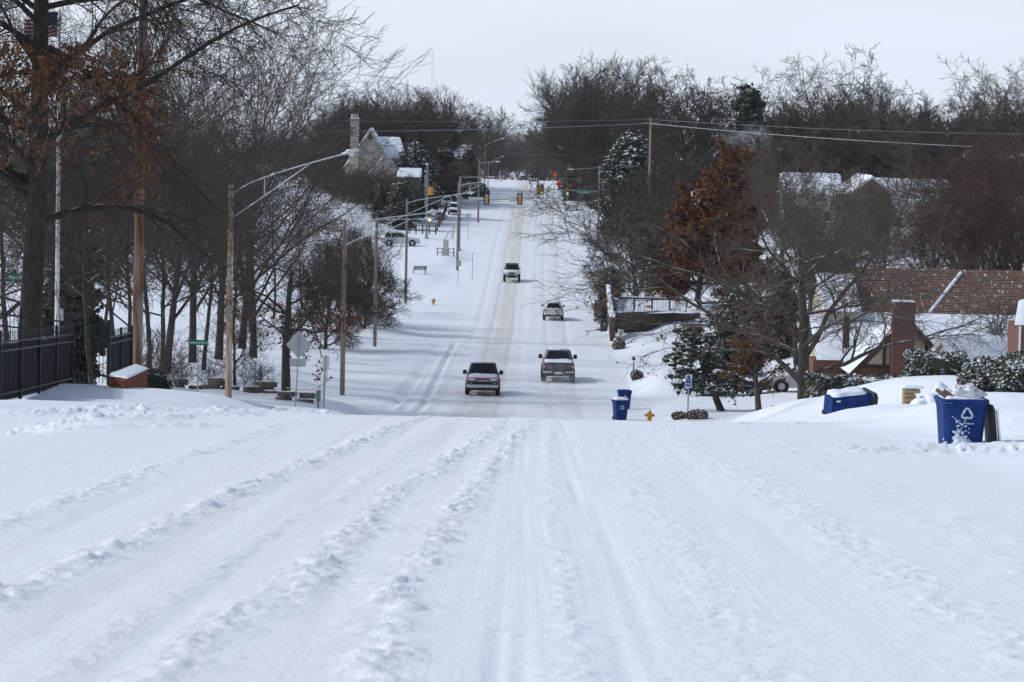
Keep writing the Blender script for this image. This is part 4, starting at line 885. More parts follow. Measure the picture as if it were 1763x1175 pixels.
# ---------------------------------------------------------------- street furniture
def vec(px, py, D): return np.array(P(px, py, D))
def lamp_pole(label, base, top, D, arm_px, arm_py, wood='pole', r=.15, lit=False, truss=True, group=None, name='streetlight_pole', tilt=0.0, armD=None):
    pos = at(*base, D, .1); e = thing(name, label, 'streetlight', pos, 0, group)
    H = float(P(top[0], top[1], D)[2])-pos[2]
    MB().tube([(0, 0, -.3), (0, 0, H*.5), (0, 0, H)], [r, r*.88, r*.72], 14).build('pole', M[wood], e, True)
    if arm_px is None: return e
    a = vec(arm_px, arm_py, armD or D)-np.array(pos); z0 = H-.35
    m = MB(); pts = [(r*.6, 0, z0-.02)]
    n = 7
    for i in range(1, n+1):
        t = i/n; pts.append((r*.6+(a[0]-r*.6)*t, a[1]*t, z0+(a[2]-z0)*(t**.75)))
    m.tube(pts, .032, 7)
    if truss:
        j = int(n*.72); q = pts[j]; m.tube([(r*.6, 0, z0-1.1), ((r*.6+q[0])/2, q[1]/2, (z0-1.1+q[2])/2-.02), q], .028, 7)
        k = pts[2]; lo = (k[0], k[1], (z0-1.1)+(q[2]-z0+1.1)*(k[0]/q[0])); m.tube([k, lo], .022, 6)
    m.build('arm', M['alu'], e, True)
    d = np.array(pts[-1])-np.array(pts[-2]); d /= np.linalg.norm(d); L0 = np.array(pts[-1])
    h = MB(); rings = []
    for t, w_, hh in ((-.05, .05, .05), (.06, .09, .07), (.25, .15, .085), (.5, .17, .08), (.68, .12, .06), (.76, .04, .03)):
        c = L0+d*t; rings.append([(c[0], c[1]+w_*math.cos(q), c[2]+hh*math.sin(q)+.02) for q in np.linspace(0, 2*math.pi, 12, endpoint=False)])
    lum = h.loft(rings).build('luminaire', M['alu'], e, True)
    g = MB(); c = L0+d*.38; g.lathe([(.02, -.19), (.09, -.17), (.13, -.10), (.14, -.03)], 14, c=tuple(c)); g.build('lens', M['sodium'] if lit else M['lamp_glass'], lum, True)
    s = MB(); c = L0+d*.3; s.lathe([(.16, .07), (.13, .12), (.05, .14)], 12, c=tuple(c)); s.build('snow_cap', M['snow'], lum, True)
    return e
lamp_pole('tan streetlight pole with peeling wood by the drive into the park', (393, 694), (407, 318), 125, 590, 266, 'pole_tan', .155)
lamp_pole('brown wooden streetlight pole standing behind the white backed sign', (589, 681), (600, 378), 163, 735, 367, 'pole')
lamp_pole('wooden streetlight pole with a glowing lamp', (645, 597), (654, 372), 221, 731, 377, 'pole', lit=True)
lamp_pole('wooden streetlight pole uphill of the glowing lamp', (698, 523), (703, 343), 277, 805, 333, 'pole')
lamp_pole('wooden streetlight pole next to the signal mast at the crossing', (787, 466), (790, 314), 326, 857, 311, 'pole')
lamp_pole('wooden pole with a lamp beyond the crossing', (823, 384), (826, 277), 420, 853, 279, 'pole', .15, truss=False)
lamp_pole('thin brown lamp pole behind the snow capped round bush', (834, 335), (834, 247), 520, 862, 240, 'pole', .13, truss=False)
lamp_pole('thin steel lamp pole by the far brow', (840, 330), (840, 279), 545, 862, 271, 'steel', .11, truss=False)
lamp_pole('brown lamp pole beside the yellow junction sign', (996, 342), (994, 264), 490, 968, 255, 'pole', .14, truss=False)
lamp_pole('slim lamp pole between the orange and yellow signs', (977, 338), (978, 281), 480, 983, 292, 'steel', .09, truss=False)
lamp_pole('short lamp pole left of the signal with yellow housing', (731, 372), (730, 302), 415, 733, 300, 'alu', .09, truss=False)
# tall pole at the iron fence
pos = at(235, 668, 98, .1); e = thing('utility_pole', 'tall brown utility pole rising past the brick wall at the fence', 'utility pole', pos)
MB().tube([(0, 0, -.3), (.02, 0, 4), (.1, 0, 16.5)], [.19, .18, .14], 16).build('pole', M['pole_brown'], e, True)
a = vec(268, 34, 98)-np.array(pos); b = vec(400, -6, 98)-np.array(pos)
MB().tube([a, (a+b)/2+np.array([0, 0, .02]), b], .035, 8).tube([a+np.array([-.1, 0, -.7]), b*.6+a*.4], .028, 8).build('lamp_arm', M['alu'], e, True)
# utility pole and wires
pos = at(1117, 345, 330, .2); e = thing('utility_pole', 'brown utility pole standing in the trees carrying the street wires', 'utility pole', pos)
H = float(P(1117, 203, 330)[2])-pos[2]; MB().tube([(0, 0, -.3), (0, 0, H)], [.16, .12], 10).build('pole', M['pole'], e, True); MB().box((0, -.16, H-.6), (2.0, .1, .1)).build('crossarm', M['pole'], e)
def wire(label, pts, r=.012, sag=.0, name='power_line'):
    out = []
    for (p, q) in zip(pts[:-1], pts[1:]):
        A, B = vec(*p), vec(*q)
        for i in range(12):
            t = i/12; out.append(A+(B-A)*t-np.array([0, 0, sag*4*t*(1-t)]))
    out.append(vec(*pts[-1])); o = MB().tube(out, r, 5).build(name, M['steel_dark'], None, True); tag(o, label, 'cable'); return o
wire('thick cable strung from the left wood across the street to the tree pole', [(380, 226, 322), (1117, 213, 330), (1800, 258, 290)], .04, .35)
wire('thin upper wire above the thick cable across the street', [(430, 205, 330), (1117, 206, 330), (1800, 232, 290)], .016, .3)
wire('thin wire crossing the street above the signal arms', [(740, 327, 372), (1030, 329, 376)], .013, .1)
wire('signal cable crossing the street just under the mast arm', [(735, 346, 371), (1028, 345, 374)], .02, .15)
wire('lower signal cable crossing the street', [(735, 350, 369), (1028, 350, 373)], .016, .15)
wire('wire from the lamp pole to the trees past the crossing', [(834, 250, 520), (862, 262, 530), (996, 268, 490)], .015, .2)
# flagpole
pos = at(97, 655, 99, .1); e = thing('flagpole', 'white flagpole with a striped flag behind the iron fence', 'flagpole', pos)
MB().tube([(0, 0, -.3), (0, 0, 13.7)], [.09, .05], 14).build('pole', M['white'], e, True)
MB().box((.16, 0, 3.1), (.12, .1, .42), bev=.02).build('meter_box', M['offwhite'], e)
n, mrow = 22, 13
fl = MB(); cols = []
flag_m = [mat('flag_red', (.40, .02, .03), .8), mat('flag_white', (.7, .7, .7), .8), mat('flag_blue', (.02, .03, .16), .8)]
zt = 13.6; FW, FH = 1.35, .86
for i in range(n):
    for j in range(mrow):
        q = []
        for di, dj in ((0, 0), (1, 0), (1, 1), (0, 1)):
            s_ = (i+di)/n; t_ = (j+dj)/mrow
            q.append((-.07-FW*s_*.86, .10*math.sin(s_*9+t_*2)*s_, zt-FH*t_-.32*s_+.05*math.sin(s_*7)))
        fl.cm = 2 if (i < n*.42 and j < 7) else (0 if j % 2 == 0 else 1); fl.add(q, [(0, 1, 2, 3)])
fl.build('flag', flag_m, e)
# ------------- iron fence and gate
def picket_fence(label, a, b, h, n, rails, screen=False, posts=2, name='iron_fence', spear=True):
    """a,b: (px,py,D) of the base ends; builds along the straight line between"""
    A = vec(*a); B = vec(*b); e = thing(name, label, 'fence', tuple(A))
    Lh = math.hypot(B[0]-A[0], B[1]-A[1]); rz = math.atan2(B[1]-A[1], B[0]-A[0]); e.rotation_euler = (0, 0, rz); dz = B[2]-A[2]
    pm = MB(); pm.box((0, 0, h/2), (.02, .02, h))
    if spear: pm.tube([(0, 0, h), (0, 0, h+.10)], [.018, .002], 4)
    o0 = pm.build('picket', M['black']); me = o0.data; bpy.data.objects.remove(o0)
    for i in range(n):
        t = (i+.5)/n; o = link('picket', me, e); o.location = (Lh*t, 0, dz*t)
    sl = math.atan2(dz, Lh); LL = math.hypot(Lh, dz)
    for z in rails:
        r_ = MB().box((0, 0, 0), (LL, .05, .05)).build('rail', M['black'], e); r_.location = (Lh/2, 0, dz/2+z); r_.rotation_euler = (0, -sl, 0)
    for k in range(posts):
        t = k/(posts-1) if posts > 1 else 0
        MB().box((Lh*t, 0, dz*t+h*.5), (.085, .085, h*1.06), bev=.01).box((Lh*t, 0, dz*t+h*1.04), (.11, .11, .05), taper=.5).build('post', M['black'], e)
    if screen:
        for k in range(posts-1):
            t0, t1 = k/(posts-1), (k+1)/(posts-1); zb, zt_ = .04, rails[-1]-.05
            m = MB(); nn = 9
            for i in range(nn):
                u0, u1 = t0+(t1-t0)*i/nn, t0+(t1-t0)*(i+1)/nn
                y0, y1 = .035+.012*math.sin(i*2.1+k), .035+.012*math.sin((i+1)*2.1+k)
                m.add([(Lh*u0, y0, dz*u0+zb), (Lh*u1, y1, dz*u1+zb), (Lh*u1, y1, dz*u1+zt_), (Lh*u0, y0, dz*u0+zt_), (Lh*u0, y0+.012, dz*u0+zb), (Lh*u1, y1+.012, dz*u1+zb), (Lh*u1, y1+.012, dz*u1+zt_), (Lh*u0, y0+.012, dz*u0+zt_)], [(0, 1, 2, 3), (7, 6, 5, 4), (3, 2, 6, 7), (0, 4, 5, 1)])
            m.build('privacy_screen', M['screen'], e)
    return e
picket_fence('black iron fence lined with dark screening beside the snowy verge', (-40, 705, 69), (124, 664, 86), 1.78, 58, (.22, 1.34, 1.56), True, 6)
picket_fence('tall open black picket fence behind the screened fence', (-40, 634, 88.5), (187, 662, 88.5), 1.92, 34, (.25, 1.42, 1.78), False, 4)
picket_fence('short screened black fence section beside the brick wall and utility pole', (187, 655, 88.8), (226, 640, 97), 1.50, 16, (.22, 1.14, 1.34), True, 3)
# low brick wall
A = vec(190, 690, 84.0); e = thing('brick_wall', 'low red brick wall with snow on its cap below the short fence', 'wall', tuple(A))
B = vec(216, 694, 83.2)-A; C = vec(251, 683, 86.6)-vec(216, 694, 83.2)
def brick_face(e, o, d, Lm, courses, me, ang):
    for c in range(courses):
        x = -.105 if c % 2 else 0.0
        while x < Lm-.02:
            x0, x1 = max(x, 0), min(x+.205, Lm)
            if x1-x0 > .05:
                b_ = link('brick', me, e); t = (x0+x1)/2; b_.location = (o[0]+d[0]*t, o[1]+d[1]*t, .04+c*.076+random.uniform(-.002, .002))
                b_.rotation_euler = (0, 0, ang+random.uniform(-.01, .01)); b_.scale = ((x1-x0-.011)/.2, 1, 1)
            x += .216
o0 = MB().box((0, 0, 0), (.2, .09, .065), bev=.006).build('brick', M['brick']); bme = o0.data; bpy.data.objects.remove(o0)
dB = np.array([B[0], B[1]]); LB = np.linalg.norm(dB); dB /= LB; dC = np.array([C[0], C[1]]); LC = np.linalg.norm(dC); dC /= LC
nB = np.array([-dB[1], dB[0]])
brick_face(e, (0, 0), dB, LB, 9, bme, math.atan2(dB[1], dB[0])); brick_face(e, (B[0], B[1]), dC, LC, 9, bme, math.atan2(dC[1], dC[0]))
brick_face(e, (-3.2, .9), np.array([.96, -.27]), 3.3, 3, bme, math.atan2(-.27, .96))
base_poly = [(.03, .03), (B[0]-.03, B[1]+.03), (B[0]+C[0]-.03, B[1]+C[1]), (C[0]+.1, C[1]+.4), (.1, .5)]
MB().prism(base_poly, -.3, .70, 'xy').build('core', M['mortar'], e)
capp = [(-.04, -.05), (B[0]+.05, B[1]-.05), (B[0]+C[0]+.05, B[1]+C[1]-.02), (C[0]+.1, C[1]+.45), (.05, .6)]
MB().prism(capp, .70, .735, 'xy').build('cap', M['brick'], e)
cx_, cy_ = np.mean(capp, 0)
MB().loft([[(x, y, .736) for x, y in capp], [(cx_+(x-cx_)*.97, cy_+(y-cy_)*.97, .79) for x, y in capp], [(cx_+(x-cx_)*.85, cy_+(y-cy_)*.85, .82) for x, y in capp]]).build('snow_cap', M['snow'], e, True)
# ------------- signs
def post_sign(name, label, base, D, top_py, r=.03, parts=(), cat='sign', top_px=None, lean=0.0):
    pos = at(*base, D, .05); e = thing(name, label, cat, pos); H = float(P(base[0], top_py, D)[2])-pos[2]
    MB().tube([(0, 0, -.3), (lean*H, 0, H)], r, 8).build('post', M['steel'], e, True)
    return e, H, pos
def plate(e, name, w_, h, z, m, y=-.04, x=0.0, diamond=False, th=.006):
    mb = MB()
    if diamond: mb.prism([(x, z-h/2), (x+w_/2, z), (x, z+h/2), (x-w_/2, z)], y-th, y)
    else:
        c = min(w_, h)*.08; mb.prism([(x-w_/2+c, z-h/2), (x+w_/2-c, z-h/2), (x+w_/2, z-h/2+c), (x+w_/2, z+h/2-c), (x+w_/2-c, z+h/2), (x-w_/2+c, z+h/2), (x-w_/2, z+h/2-c), (x-w_/2, z-h/2+c)], y-th, y)
    return mb.build(name, M[m] if isinstance(m, str) else m, e)
RX = (math.pi/2, 0, 0)
e, H, p = post_sign('warning_sign', 'grey back of a diamond warning sign with small plate below it', (508, 701), 128, 574, .028, lean=.045)
def loc_z(py, D, p, px): return float(P(px, py, D)[2])-p[2]
plate(e, 'diamond_plate', 1.15, 1.28, loc_z(594, 128, p, 514), 'sign_back', y=.035, x=.12, diamond=True); plate(e, 'lower_plate', .70, .36, loc_z(625, 128, p, 512), 'sign_back', y=.035, x=.10)
e, H, p = post_sign('parking_sign', 'white backed rectangular sign on a stout steel post', (556, 706), 127, 612, .055, lean=.035)
plate(e, 'sign_plate', .33, .55, H-.30, 'white', y=.07, x=.09)
e, H, p = post_sign('street_name_sign', 'green street name sign reading Woodward Park Dr on a thin post', (340, 687), 122, 597, .03)
plate(e, 'name_plate', .88, .23, loc_z(590, 122, p, 340), 'green_sign', y=-.012); text_mesh('lettering', 'Woodward Park Dr', .125, M['white'], e, (0, -.024, loc_z(590, 122, p, 340)), RX, .003)
e, H, p = post_sign('street_name_sign', 'green street name sign half hidden behind the oak trunk inside the fence', (64, 660), 101, 466, .03)
zz = loc_z(478, 101, p, 34); plate(e, 'name_plate', 1.18, .31, zz, 'green_sign', y=-.012, x=-.60); text_mesh('lettering', 'S Rockford Av', .20, M['white'], e, (-.60, -.026, zz), RX, .002)
# meter box, ropes
pos = at(548, 697, 131, .05); e = thing('meter_box', 'grey utility box on a short stake tied with rope to the oak', 'utility box', pos)
MB().box((0, 0, .62), (.22, .16, .50), bev=.02).box((0, -.085, .7), (.06, .02, .05)).build('box', M['steel_dark'], e); MB().box((0, 0, .2), (.07, .07, .5)).build('stake', M['wood_grey'], e)
MB().tube([vec(493, 668, 136), vec(520, 671, 133), vec(548, 672, 131)], .022, 6).build('rope', mat('yellow_rope', (.45, .33, .12), .8)); o = bpy.context.scene.objects['rope']; tag(o, 'yellow rope tied from the oak trunk to the grey utility box', 'rope')
# flat stones along the park drive
def slab_wall(label, pts, D, group, seed, hmax=.32):
    rnd = random.Random(seed); p0 = at(pts[0][0], pts[0][1], D); e = thing('stone_wall', label, 'wall', p0, 0, group)
    for (px0, py0), (px1, py1) in zip(pts[:-1], pts[1:]):
        a, b = vec(px0, py0, D), vec(px1, py1, D); n = max(1, int(abs(b[0]-a[0])/.75))
        for lay in range(2):
            for i in range(n):
                t = (i+.5+.2*lay)/n; c = a+(b-a)*t-np.array(p0); gzv = gz(c[0]+p0[0], D)-p0[2]
                w_ = abs(b[0]-a[0])/n*rnd.uniform(.85, 1.15); h = rnd.uniform(.5, 1)*hmax*(1 if lay == 0 else .7)
                if lay and rnd.random() < .45: continue
                k = 9; poly = []
                for q in range(k):
                    an = 2*math.pi*q/k; poly.append((math.cos(an)*w_/2*rnd.uniform(.8, 1.05), math.sin(an)*rnd.uniform(.25, .42)))
                z0 = gzv+(-.15 if lay == 0 else hmax*.75)
                MB().loft([[(c[0]+x*.95, c[1]+y*.95, z0) for x, y in poly], [(c[0]+x, c[1]+y, z0+h*.6+.1) for x, y in poly], [(c[0]+x*.9, c[1]+y*.9, z0+h+.1) for x, y in poly]]).build('stone', M['stone'], e)
slab_wall('low wall of flat stones along the park drive behind the tan pole', [(290, 669), (380, 673), (415, 675)], 140, None, 1)
slab_wall('low wall of flat stones left of the oak with hanging leaves', [(418, 675), (480, 681)], 139, None, 2, .40)
slab_wall('stacked flat stones at the foot of the leafy young oak', [(472, 692), (540, 690)], 134.5, None, 3, .26)
slab_wall('pile of snow topped stones in the park behind the stone wall', [(358, 658), (388, 658)], 150, None, 4, .34)
slab_wall('ledge stones on top of the bank left of the leafy oak', [(432, 668), (472, 670)], 141, None, 5, .42)
# hydrants
def hydrant(label, pos, rz=0.0):
    e = thing('fire_hydrant', label, 'hydrant', pos, rz)
    MB().lathe([(.16, -.1), (.16, .02), (.11, .04), (.105, .42), (.13, .44), (.13, .48), (.115, .50), (.11, .58), (.07, .66), (.03, .68), (.03, .74)], 14).build('barrel', M['yellow'], e, True)
    for sg in (-1, 1): MB().lathe([(.055, 0), (.055, sg*.08), (.075, sg*.085), (.075, sg*.14), (.03, sg*.145), (.03, sg*.18)], 10, c=(sg*.09, 0, .40), axis='x').build('nozzle', M['yellow'], e, True)
    MB().lathe([(.075, 0), (.075, -.09), (.095, -.095), (.095, -.15), (.03, -.155)], 12, c=(0, -.09, .36), axis='y').build('pumper_nozzle', M['yellow'], e, True)
    MB().lathe([(.10, .60), (.085, .68), (.03, .72)], 12).build('snow_cap', M['snow'], e, True)
hydrant('yellow fire hydrant near the low brown shrubs on the kerb', at(1118, 724, 142, .02), .2)
hydrant('yellow fire hydrant alone on the wide snowy verge below the bench', at(746, 526, 277, .02), .4)
# ------------- wheeled bins
def bin_parts(e, bm, lid='closed', W=.72, Dp=.74, H=1.02, rec=True, snow=True, recl=False):
    def rr(z, k, c=.06): 
        x, y = W/2*k, Dp/2*k
        return [(-x+c, -y, z), (x-c, -y, z), (x, -y+c, z), (x, y-c, z), (x-c, y, z), (-x+c, y, z), (-x, y-c, z), (-x, -y+c, z)]
    MB().loft([rr(.06, .76), rr(.12, .79), rr(H*.88, .955), rr(H*.885, .99), rr(H, 1.0), rr(H, .93), rr(H*.8, .90)], caps=False).add(rr(.06, .76), [tuple(range(7, -1, -1))]).build('body', bm, e)
    MB().loft([rr(H-.05, 1.05), rr(H-.01, 1.06), rr(H+.01, 1.02), rr(H+.01, .93), rr(H-.02, .92)], caps=False).build('rim', bm, e)
    for sg in (-1, 1): MB().lathe([(.06, -.04), (.12, -.04), (.125, 0), (.12, .04), (.06, .04)], 16, c=(sg*W*.37, Dp*.36, .12), axis='x').build('wheel', M['rubber'], e, True)
    MB().tube([(-W*.42, Dp*.5, H*.94), (-W*.42, Dp*.60, H*.97), (W*.42, Dp*.60, H*.97), (W*.42, Dp*.5, H*.94)], .018, 6).build('handle', bm, e)
    for k in (.3, .6): MB().box((0, -Dp/2*(.79+.165*(k))-.004, H*(.15+.7*k)), (W*.5, .012, .02)).build('rib', bm, e)
    dark = M['plastic']
    if lid == 'closed':
        MB().loft([rr(H+.012, 1.08), rr(H+.04, 1.08), rr(H+.085, .9), rr(H+.10, .6)]).build('lid', bm if not rec else bm, e)
        if snow: MB().loft([rr(H+.08, .98), rr(H+.13, .95), rr(H+.18, .75), rr(H+.20, .4)]).build('snow_cap', M['snow'], e, True)
def recycle_mark(e, c, s, m):
    """three bent arrows chasing round, drawn on the local XZ plane facing -Y"""
    for k in range(3):
        a0 = math.pi/2+k*2*math.pi/3; mb = MB()
        def pt(a, r): return (c[0]+s*r*math.cos(a), c[2]+s*r*math.sin(a))
        A, B = pt(a0-1.05, .56), pt(a0-.25, .86); C_ = pt(a0+.25, .86); D_ = pt(a0+.75, .62)
        for (p, q) in ((A, B), (B, C_), (C_, D_)):
            d = np.array(q)-np.array(p); l = np.linalg.norm(d); n = np.array([-d[1], d[0]])/l*s*.14
            mb.prism([(p[0]-n[0], p[1]-n[1]), (q[0]-n[0], q[1]-n[1]), (q[0]+n[0], q[1]+n[1]), (p[0]+n[0], p[1]+n[1])], c[1]-.006+k*.0006, c[1]+k*.0006)
        d = np.array(D_)-np.array(C_); d /= np.linalg.norm(d); n = np.array([-d[1], d[0]])
        mb.prism([(D_[0]+n[0]*s*.30, D_[1]+n[1]*s*.30), (D_[0]-n[0]*s*.30, D_[1]-n[1]*s*.30), (D_[0]+d[0]*s*.36, D_[1]+d[1]*s*.36)], c[1]-.0065, c[1]-.001)
        mb.build('recycling_arrow', m, e)
pale = mat('pale_print', (.55, .62, .75), .6)
# open bin full of snow and a bag
pos = at(1653, 757, 45, .31); e = thing('recycling_bin', 'open blue recycling bin heaped with a snowy bag and sticks', 'bin', pos, .05)
bin_parts(e, M['blue_bin'], lid='open')
recycle_mark(e, (0.02, -.372, .80), .105, pale); MB().box((.02, -.352, .645), (.24, .012, .012)).build('printed_bar', pale, e)
lm = MB(); lm.box((.47, -.02, .52), (.045, .68, .84), M=Matrix.Rotation(-.10, 3, 'Y'), bev=.02); lm.box((.53, -.02, .50), (.05, .58, .74), M=Matrix.Rotation(-.12, 3, 'Y'), bev=.02); lm.build('hanging_lid', M['plastic'], e)
for q in (.0, .05): MB().box((.51+q, -.37+q*.5, .50), (.012, .02, .80), M=Matrix.Rotation(-.11, 3, 'Y')).build('snowy_lid_edge', M['snow'], e)
V, Fq = snow_slab(-.36, .36, -.37, .37, lambda x, y: .985, .07, 15, 14, 14, .12); link('snow_fill', new_mesh('snow_fill', V, Fq, True, M['snow']), e)
rngb = np.random.default_rng(4); V, Fq = snow_slab(-.3, -.02, -.375, -.30, lambda x, y: .05, .28, 16, 10, 5, .3)
# plastered snow patches on the front
sp = []
for (x, z, s_) in [(-.07, .12, .10), (-.10, .22, .09), (-.02, .20, .10), (.05, .24, .055), (-.12, .32, .06), (-.09, .40, .045), (-.02, .13, .09), (-.14, .14, .05), (-.10, .48, .03), (.0, .55, .02), (.02, .47, .02), (-.13, .55, .022), (-.05, .50, .025), (.02, .40, .018), (-.27, .10, .03), (-.29, .2, .025), (-.2, .62, .012), (-.16, .58, .014)]:
    sp.append((x, -(.281+.072*(z/1.0)*1.0)-.012, z+.13, s_*.8))
    sp.append((x+.05, -(.281+.072*z)-.012, z+.10, s_*.6))
    sp.append((x-.04, -(.281+.072*z)-.012, z+.19, s_*.5))
sp = np.array(sp); link('stuck_snow', blob_mesh('stuck_snow', rngb, np.stack([sp[:, 0], sp[:, 1], sp[:, 2]], 1), sp[:, 3], M['snow'], 8, 5, 1.1), e)
for v_ in e.children[-1].data.vertices: v_.co.y = -.300+(v_.co.y+.32)*.16-.075*(v_.co.z); v_.co.x += .02*math.sin(v_.co.z*40)
pb = (pos[0]+.08, pos[1], pos[2]+1.06)
o = link('rubbish_bag', blob_mesh('rubbish_bag', rngb, np.array([[.02, 0, .06], [.16, .05, .02], [-.12, .0, .02]]), np.array([.17, .14, .12]), mat('white_bag', (.72, .72, .72), .45, (.8, .82, .86), 4), 14, 9, .75)); o.location = pb
tag(o, 'knotted white rubbish bag resting on the open blue bin', 'bag'); o.data.polygons.foreach_set('use_smooth', np.ones(len(o.data.polygons), bool))
for k, (dx, dz, L_) in enumerate([(-.42, .10, .3), (-.30, .10, .22)]):
    o = MB().tube([(0, 0, 0), (-.14-.04*k, 0, .09+.03*k), (-.20, 0, .14-.06*k)], [.035, .035, .028], 7).build('stick', mat('stick_wood%d' % k, (.22, .15, .11), .9)); o.location = (pos[0]-.22+.1*k, pos[1]-.1, pos[2]+1.02)
    tag(o, ['straight broken stick poking out of the open blue bin', 'curled piece of bark on the rim of the open blue bin'][k], 'stick')
# tipped bin
pos = at(1462, 731, 75); e = thing('recycling_bin', 'blue recycling bin tipped over on its side in the snow', 'bin', (pos[0]+.55, pos[1], pos[2]+.30))
bin_parts(e, M['blue_bin'], lid='none', H=1.08)
MB().box((0, -.06, 1.17), (.78, .80, .20), bev=.06).box((0, .36, 1.10), (.5, .1, .12), bev=.03).build('lid', M['plastic'], e)
MB().box((-.0, -.0, .03), (.5, .5, .03)).build('base', M['blue_bin'], e)
# rotate: axis of bin points to +x, bottom towards the left and the camera
e.rotation_euler = Matrix.Rotation(math.radians(-22), 3, 'Z').to_4x4().to_euler()
Rm = (Matrix.Rotation(math.radians(20), 3, 'Z') @ Matrix.Rotation(math.radians(90), 3, 'Y') @ Matrix.Rotation(math.radians(8), 3, 'Z'))
e.rotation_euler = Rm.to_euler(); e.location = (pos[0]-.60, pos[1]-.1, pos[2]+.44)
V, Fq = snow_slab(-.36, .36, 0, .95, lambda x, y: 0.0, .07, 21, 14, 14, .10); o = link('snow_cap', new_mesh('snow_cap', V, Fq, True, M['snow']), e)
for v_ in o.data.vertices:
    x, y, z = v_.co; v_.co = (-(.31+.05*y)-z if False else x*.85, 0, 0); v_.co = (-(.285+.09*y)-z, x*.9, y+.05)
for (x_, z_, w_, h_) in [(-.12, .22, .03, .22), (.12, .22, .03, .22), (0, .70, .46, .03), (0, .80, .40, .03)]:
    MB().box((x_, -(.285+.085*z_)-.012, z_), (w_, .03, h_), bev=.01).build('moulded_rib', M['blue_bin'], e)
for (x_, z_, w_, h_) in [(.16, .30, .10, .20), (-.16, .16, .05, .12), (.20, .12, .06, .06)]:
    MB().box((x_, -(.285+.085*z_)-.02, z_), (w_, .05, h_), bev=.02).build('stuck_snow', M['snow'], e)
# pair at the kerb + dark one uphill + edge of one by the fence
for nm, lab, px, py, D, bm, rz in [('recycling_bin', 'blue wheeled bin at the kerb, in front of its twin, with snow on lid', 1068, 697, 146, 'blue_bin', .25), ('recycling_bin', 'blue wheeled bin at the kerb standing behind another blue bin', 1075, 684, 158, 'blue_bin', .1), ('rubbish_bin', 'dark green wheeled bin beside the retaining wall', 1040, 549, 246, 'green_bin', .1)]:
    pos = at(px, py, D, .05); e = thing(nm, lab, 'bin', pos, rz); bin_parts(e, M[bm], snow='in front' in lab)
    recycle_mark(e, (0.0, -.372, .72), .12, pale)
# ------------- yard sign, shrubs
e, H, p = post_sign('yard_sign', 'blue and white yard sign on a steel post above two low shrubs', (1184, 709), 146, 645, .04, lean=.01)
plate(e, 'sign_plate', .34, .68, H-.34, 'white', y=-.05)
plate(e, 'blue_band', .27, .07, H-.24, 'blue_sign', y=-.058); plate(e, 'blue_panel', .27, .16, H-.38, 'blue_sign', y=-.058); plate(e, 'blue_foot', .27, .11, H-.56, 'blue_sign', y=-.058)
MB().lathe([(.085, 0), (.085, -.004)], 16, c=(0, -.058, H-.12), axis='y').build('blue_roundel', M['blue_sign'], e)
def bush(label, px, py, D, rx, ry, rz_, key, n, ls, name='shrub', group=None, box=False, seed=1, dy=0.0, zoff=0.0, cat='shrub'):
    rng = np.random.default_rng(seed); pos = at(px, py, D, .05); e = thing(name, label, cat, pos, 0, group)
    q = rng.normal(size=(n, 3)); q = nrm(q)
    if box: q = np.sign(q)*np.abs(q)**.45; q = q/np.max(np.abs(q), axis=1, keepdims=True)*(.9+.12*rng.random((n, 1)))
    else: q = q*(.78+.28*rng.random((n, 1)))
    lump = 1+.16*(vnoise(q[:, 0]*3+seed*7+9, q[:, 1]*3+q[:, 2]*2+9, seed)-.5)[:, None]*2
    c = q*np.array([rx, ry, rz_])*lump+np.array([0, 0, rz_*.85+zoff]); c = c[c[:, 2] > -.05]
    core = blob_mesh('core', rng, np.array([[0, 0, rz_*.85+zoff]]), np.array([1.0]), M[key], 16, 9, 1.0)
    for v_ in core.vertices:
        u = nrm(np.array(v_.co-Vector((0, 0, rz_*.85+zoff))))
        if box: u = np.sign(u)*np.abs(u)**.45; u = u/np.max(np.abs(u))
        v_.co = (u[0]*rx*.86, u[1]*ry*.86, u[2]*rz_*.86+rz_*.85+zoff)
    link('core', core, e); link('leaves', leaf_mesh('leaves', rng, c, ls, M[key], flat=.25), e); return e
bush('low brown shrub left of the yard sign post', 1170, 724, 143, .42, .4, .22, 'shrub', 1500, .09, seed=2)
bush('wider low brown shrub right of the yard sign post', 1200, 725, 142, .60, .5, .27, 'shrub', 2200, .09, seed=3)
bush('brown grassy shrub at the foot of the lantern post', 1097, 632, 186, .42, .4, .36, 'shrub', 1100, .12, seed=4)
bush('brown twiggy plant at the foot of the stone mailbox pier', 1066, 577, 222, .5, .4, .45, 'shrub', 900, .13, seed=5)
bush('long clipped hedge with snow on top in front of the gabled house', 1492, 682, 100, 1.85, .7, .40, 'hedge', 9000, .11, box=True, seed=6, name='hedge', cat='hedge')
bush('rounded clipped hedge in front of the brick chimney', 1610, 645, 84, .80, .7, .34, 'hedge', 6000, .085, box=True, seed=7, name='hedge', zoff=.1, cat='hedge')
bush('large untrimmed snowy hedge behind the open bin', 1700, 684, 60, .62, .7, .47, 'hedge', 7000, .075, seed=8, name='hedge', cat='hedge')
bush('darker end of the untrimmed hedge farther from the bin', 1762, 686, 58.5, .62, .7, .55, 'hedge', 7000, .075, seed=9, name='hedge', cat='hedge')
bush('round bush capped in thick snow by the parked cars', 816, 334, 500, 2.4, 2.2, 1.7, 'needle', 4500, .32, seed=10)
bush('dark shrub at the far end of the iron fence', 262, 668, 108, .7, .6, .7, 'needle_dark', 1800, .12, seed=11)
